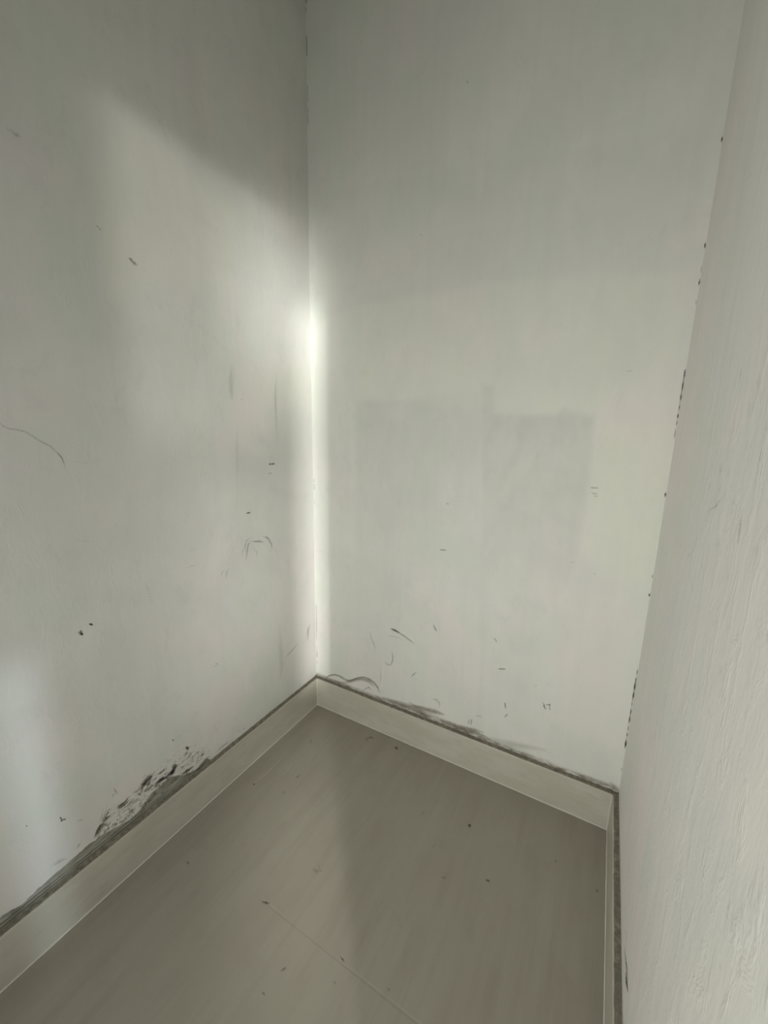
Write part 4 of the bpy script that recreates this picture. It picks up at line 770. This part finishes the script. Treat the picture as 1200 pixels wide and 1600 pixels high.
def surface(name, key, rects, to3, nrm, thick, mat, fine, label, cat):
    """A wall, floor or ceiling slab: gridded face carrying the wear, a solid back, and its own scuffs.
    rects: [(u0,u1,v0,v1,step)]; to3(u,v,off) gives the point off metres in front of the face."""
    V3, F, MI = [], [], []; UV = []; OP = []; TI = []
    for (u0, u1, v0, v1, st) in rects:
        nu = max(1, int(round((u1-u0)/st))); nv = max(1, int(round((v1-v0)/st)))
        us = np.linspace(u0, u1, nu+1); vs = np.linspace(v0, v1, nv+1)
        b0 = len(V3)
        for v in vs:
            for u in us: V3.append(to3(u, v, 0)); UV.append((u, v))
        for j in range(nv):
            for i in range(nu):
                a = b0+j*(nu+1)+i; F.append((a, a+1, a+nu+2, a+nu+1)); MI.append(0)
        b1 = len(V3)                                          # back and rim
        for (u, v) in ((u0, v0), (u1, v0), (u1, v1), (u0, v1)): V3.append(to3(u, v, -thick)); UV.append((u, v))
        F.append((b1+3, b1+2, b1+1, b1)); MI.append(0)
        rim = [list(range(b0, b0+nu+1)), [b0+nu+j*(nu+1) for j in range(nv+1)],
               [b0+nv*(nu+1)+nu-i for i in range(nu+1)], [b0+(nv-j)*(nu+1) for j in range(nv+1)]]
        for k, rr in enumerate(rim):
            F.append(tuple(rr[::-1]) + (b1+k, b1+(k+1) % 4)); MI.append(0)
    nbase = len(V3)
    OP = [0.0]*nbase; TI = [(0, 0, 0)]*nbase
    for k, (o, t, row) in enumerate(STROKES.get(key, [])):
        off = .00025 + .0000035*k
        n = len(row)//6; b = len(V3)
        for i in range(n):
            e = row[i*6:i*6+6]; cap = .35 if i in (0, n-1) else 1.0
            for q in range(3):
                u, v = e[2*q]/1e4, e[2*q+1]/1e4
                V3.append(to3(u, v, off)); UV.append((u, v)); OP.append(o*(2.0 if t == 0 else 1.3)*cap if q == 1 else 0.0); TI.append(TINTS[t])
        for i in range(n-1):
            a = b+3*i
            F.append((a, a+1, a+4, a+3)); F.append((a+1, a+2, a+5, a+4)); MI += [1, 1]
    me = bpy.data.meshes.new(name); me.from_pydata([tuple(p) for p in V3], [], F)
    me.polygons.foreach_set('material_index', MI)
    U = np.array([p[0] for p in UV]); V = np.array([p[1] for p in UV])
    fld = {f: np.zeros(len(U), np.float32) for f in FIELDS}
    for (k2, poly, soft, kind, amt) in TONES:
        if k2 != key: continue
        d = poly_dist(U, V, [(a/1e4, b/1e4) for a, b in poly])
        s = np.clip(d/(soft/1e4)*.5+.5, 0, 1); s = s*s*(3-2*s)
        if kind == 10:                                   # rolled paint that thins out downwards
            pv = [b/1e4 for a, b in poly]; s = s*np.clip((V-min(pv))/(.75*(max(pv)-min(pv))), 0, 1)
        f = fld[KIND2FIELD[kind]]; np.maximum(f, s*amt, out=f)
    if key == 'L':
        py = [a/1e4 for a, b in BARE_PROFILE]; pz = [b/1e4 for a, b in BARE_PROFILE]
        h = np.interp(U, py, pz); fld['bare'] = np.clip((h-V)/.022+.5, 0, 1).astype(np.float32)
    if key == 'B':
        h = np.interp(U, [0, .25, .5, .62, .75, .9, 1.1, 1.27], [.153, .152, .158, .163, .160, .154, .153, .157])
        fld['dust'] = (np.clip((h+.002-V)/.014+.5, 0, 1)*.88).astype(np.float32)
    if key == 'R':
        fld['dust'] = (np.clip((.150-V)/.012+.5, 0, 1)*.25).astype(np.float32)
    for f in FIELDS:
        if fld[f].any() or key in 'LBR':
            a = me.attributes.new(f, 'FLOAT', 'POINT'); a.data.foreach_set('value', fld[f].astype(np.float32))
    if key in STROKES:
        a = me.attributes.new('op', 'FLOAT', 'POINT'); a.data.foreach_set('value', np.array(OP, np.float32))
        a = me.attributes.new('tint', 'FLOAT_VECTOR', 'POINT'); a.data.foreach_set('vector', np.array(TI, np.float32).ravel())
    me.update()
    o = link(name, me, [mat, M_GRIME])
    return tag(o, 'structure', label, cat)

# slight hand-made unevenness of the plaster faces
def wav(u, v, s, a=.0014):
    return a*min(1.0, max(0.0, (-u-.02)/.35))**2*noise.noise(Vector((u*2.2+s, v*1.7, s)))

# ---------------------------------------------------------------- setting
D1, D2, DH = -1.36, -2.27, 2.03       # side doorway in the right wall
surface('wall_left', 'L', [(-1.45, 0, 0, .45, .006), (-1.45, 0, .45, HC, .015), (-1.70, -1.45, 0, HC, .2),
         (-2.34, -1.70, 0, .56, .2), (-2.34, -1.70, 1.74, HC, .2), (-DEP, -2.34, 0, HC, .2)],  # leaves an opening for the added fill window
        lambda u, v, o: (o + wav(u, v, 1), u, v), None, .10, M_LEFT, .01,
        'stained off-white plaster wall on the left with peeled render above its skirting', 'wall')
surface('wall_back', 'B', [(0, W, 0, .4, .006), (0, W, .4, HC, .010)],
        lambda u, v, o: (u, -o, v), None, .10, M_BACK, .01,
        'patched off-white plaster wall facing the camera between the two corners', 'wall')
surface('wall_right', 'R', [(D1, 0, 0, HC, .015), (D2, D1, DH, HC, .2), (-DEP, D2, 0, HC, .2)],
        lambda u, v, o: (W-o, u, v), None, .10, M_RIGHT, .01,
        'rough streaky off-white plaster wall on the right close to the camera', 'wall')
surface('floor', 'F', [(-.1, W+.1, -DEP-.1, .1, .3), (W+.1, 4.2, -4.6, .1, .5)],
        lambda u, v, o: (u, v, o), None, .08, M_FLOOR, .01,
        'dull grey-beige stone tile floor with fine streaks and one thin joint', 'floor')
bm = bmesh.new(); box(bm, -.1, W+.1, -DEP-.1, .1, HC, HC+.08)
me = bpy.data.meshes.new('ceiling'); bm.to_mesh(me); bm.free()
tag(link('ceiling', me, [M_CEIL]), 'structure', 'pale painted ceiling over the small room', 'ceiling')

# front wall behind the camera, with a window
WX0, WX1, WZ0, WZ1 = .10, 1.14, .25, 1.79
bm = bmesh.new()
for b in ((0, WX0, 0, HC), (WX1, W, 0, HC), (WX0, WX1, 0, WZ0), (WX0, WX1, WZ1, HC)):
    box(bm, b[0], b[1], -DEP-.1, -DEP, b[2], b[3])
me = bpy.data.meshes.new('wall_front'); bm.to_mesh(me); bm.free()
tag(link('wall_front', me, [M_PLAIN]), 'structure', 'plain plaster wall with a tall window behind the camera', 'wall')
bm = bmesh.new()
for b in ((WX0, WX0+.04, WZ0, WZ1), (WX1-.04, WX1, WZ0, WZ1), (WX0+.04, WX1-.04, WZ0, WZ0+.04), (WX0+.04, WX1-.04, WZ1-.04, WZ1), (.60, .64, WZ0+.04, WZ1-.04)):
    box(bm, b[0], b[1], -DEP-.08, -DEP-.03, b[2], b[3])
me = bpy.data.meshes.new('window_1'); bm.to_mesh(me); bm.free()
wn = tag(link('window_1', me, [M_WOOD]), 'structure', 'painted window frame in the wall behind the camera', 'window')
bm = bmesh.new()  # frame of the window added for the side fill light
for b in ((-2.34, -2.30, .56, 1.74), (-1.74, -1.70, .56, 1.74), (-2.30, -1.74, .56, .60), (-2.30, -1.74, 1.70, 1.74)):
    box(bm, -.08, -.03, b[0], b[1], b[2], b[3])
me = bpy.data.meshes.new('fill_window_frame'); bm.to_mesh(me); bm.free()
tag(link('fill_window_frame', me, [M_WOOD]), 'structure', 'added painted window frame around the fill light in the left wall', 'window')
# lining of the side doorway
bm = bmesh.new()
box(bm, W+.002, W+.11, D1-.03, D1, 0.001, DH); box(bm, W+.002, W+.11, D2, D2+.03, 0.001, DH); box(bm, W+.002, W+.11, D2+.03, D1-.03, DH-.03, DH)
me = bpy.data.meshes.new('door_1'); bm.to_mesh(me); bm.free()
tag(link('door_1', me, [M_WOOD]), 'structure', 'painted lining of the side doorway in the right wall', 'door')

# skirtings: tile face, mortar ledge on top, thin grout bead at the floor
def skirting(name, axis, a0, a1, face, sgn, label):
    """axis 'y': runs along y at x=face towards sgn; axis 'x': runs along x at y=0"""
    bm = bmesh.new(); N = 60; rows = []
    rnd = random.Random(name)
    top_in = []
    for i in range(N+1):
        s = a0+(a1-a0)*i/N
        w1 = .0005*noise.noise(Vector((s*9, 3, a0))); w2 = .0006*noise.noise(Vector((s*5, 7, a1)))
        h = HB+w2
        sec = [(0, 0), (TB+w1, 0), (TB+w1, h-.003), (TB-.0008+w1, h-.0008), (TB-.003+w1, h), (0, h)]
        rows.append([bm.verts.new((face+sgn*d, s, z) if axis == 'y' else (s, -d, z)) for d, z in sec])
    for i in range(N):
        for k in range(5):
            bm.faces.new((rows[i][k], rows[i+1][k], rows[i+1][k+1], rows[i][k+1]))
        bm.faces.new((rows[i][5], rows[i+1][5], rows[i+1][0], rows[i][0]))
    bm.faces.new(rows[0]); bm.faces.new(rows[-1][::-1]); bmesh.ops.recalc_face_normals(bm, faces=bm.faces)
    me = bpy.data.meshes.new(name); bm.to_mesh(me); bm.free()
    root = tag(link(name, me, [M_SKIRT]), 'structure', label, 'baseboard')
    # mortar ledge
    bm = bmesh.new(); N = 260; rows = []
    for i in range(N+1):
        s = a0+(a1-a0)*i/N
        k = noise.noise(Vector((s*38, 1.3, a0+face))); k2 = noise.noise(Vector((s*120, 5.3, a0)))
        w = TB-.0030+.0008*k+.0004*k2
        t = .0018+.0010*noise.noise(Vector((s*60, 9, 2)))
        sec = [(0.0002, HB-.0012), (w, HB-.0012), (w, HB+t*.5), (w*.6, HB+t*1.2), (w*.3, HB+t*.9), (0.0002, HB+t*2.6)]
        rows.append([bm.verts.new((face+sgn*d, s, z) if axis == 'y' else (s, -d, z)) for d, z in sec])
    for i in range(N):
        for q in range(5): bm.faces.new((rows[i][q], rows[i+1][q], rows[i+1][q+1], rows[i][q+1]))
    bm.faces.new(rows[0]); bm.faces.new(rows[-1][::-1]); bmesh.ops.recalc_face_normals(bm, faces=bm.faces)
    for f in bm.faces: f.smooth = True
    me = bpy.data.meshes.new('mortar_ledge'); bm.to_mesh(me); bm.free()
    l_ = link('mortar_ledge', me, [M_LEDGE], root); l_['label'] = 'dark dusty mortar ledge along the skirting top'
    # grout bead
    bm = bmesh.new(); rows = []
    for i in range(N+1):
        s = a0+(a1-a0)*i/N
        w = .0022+.0006*noise.noise(Vector((s*30, 4, face))); h = .0022+.0006*noise.noise(Vector((s*25, 8, face)))
        sec = [(TB-.001, h), (TB+w*.6, h*.7), (TB+w, .0002), (TB-.001, .0002)]
        rows.append([bm.verts.new((face+sgn*d, s, z) if axis == 'y' else (s, -d, z)) for d, z in sec])
    for i in range(N):
        for q in range(3): bm.faces.new((rows[i][q], rows[i+1][q], rows[i+1][q+1], rows[i][q+1]))
    bmesh.ops.recalc_face_normals(bm, faces=bm.faces)
    me = bpy.data.meshes.new('grout_line'); bm.to_mesh(me); bm.free()
    g_ = link('grout_line', me, [M_GROUT], root); g_['label'] = 'thin pale grout line where skirting meets floor'
    return root
bl = skirting('baseboard_left', 'y', -DEP, 0, 0.0, 1, 'beige tile skirting along the left wall below the peeled render')
bb = skirting('baseboard_back', 'x', TB, W-TB, 0.0, 1, 'beige tile skirting along the wall facing the camera')
br = skirting('baseboard_right', 'y', D1, 0, W, -1, 'beige tile skirting seen nearly edge-on along the right wall')
# sealant fillets in the two inner skirting corners
def fillet(x, sx, parent):
    bm = bmesh.new(); rows = []
    for i in range(15):
        z = .001+(HB-.003)*i/14; w = .0035+.0008*noise.noise(Vector((z*60, x, 1)))
        rows.append([bm.verts.new(p) for p in ((x, -TB+.0005, z), (x, -TB-w, z), (x+sx*w*.35, -TB-w*.35, z), (x+sx*w, -TB, z))])
    for i in range(14):
        for q in range(1, 3): bm.faces.new((rows[i][q], rows[i+1][q], rows[i+1][q+1], rows[i][q+1]))
    bmesh.ops.recalc_face_normals(bm, faces=bm.faces)
    me = bpy.data.meshes.new('corner_sealant'); bm.to_mesh(me); bm.free()
    c_ = link('corner_sealant', me, [M_CAULK], parent); c_['label'] = 'pale sealant in the skirting corner'
fillet(TB, 1, bb); fillet(W-TB, -1, bb)
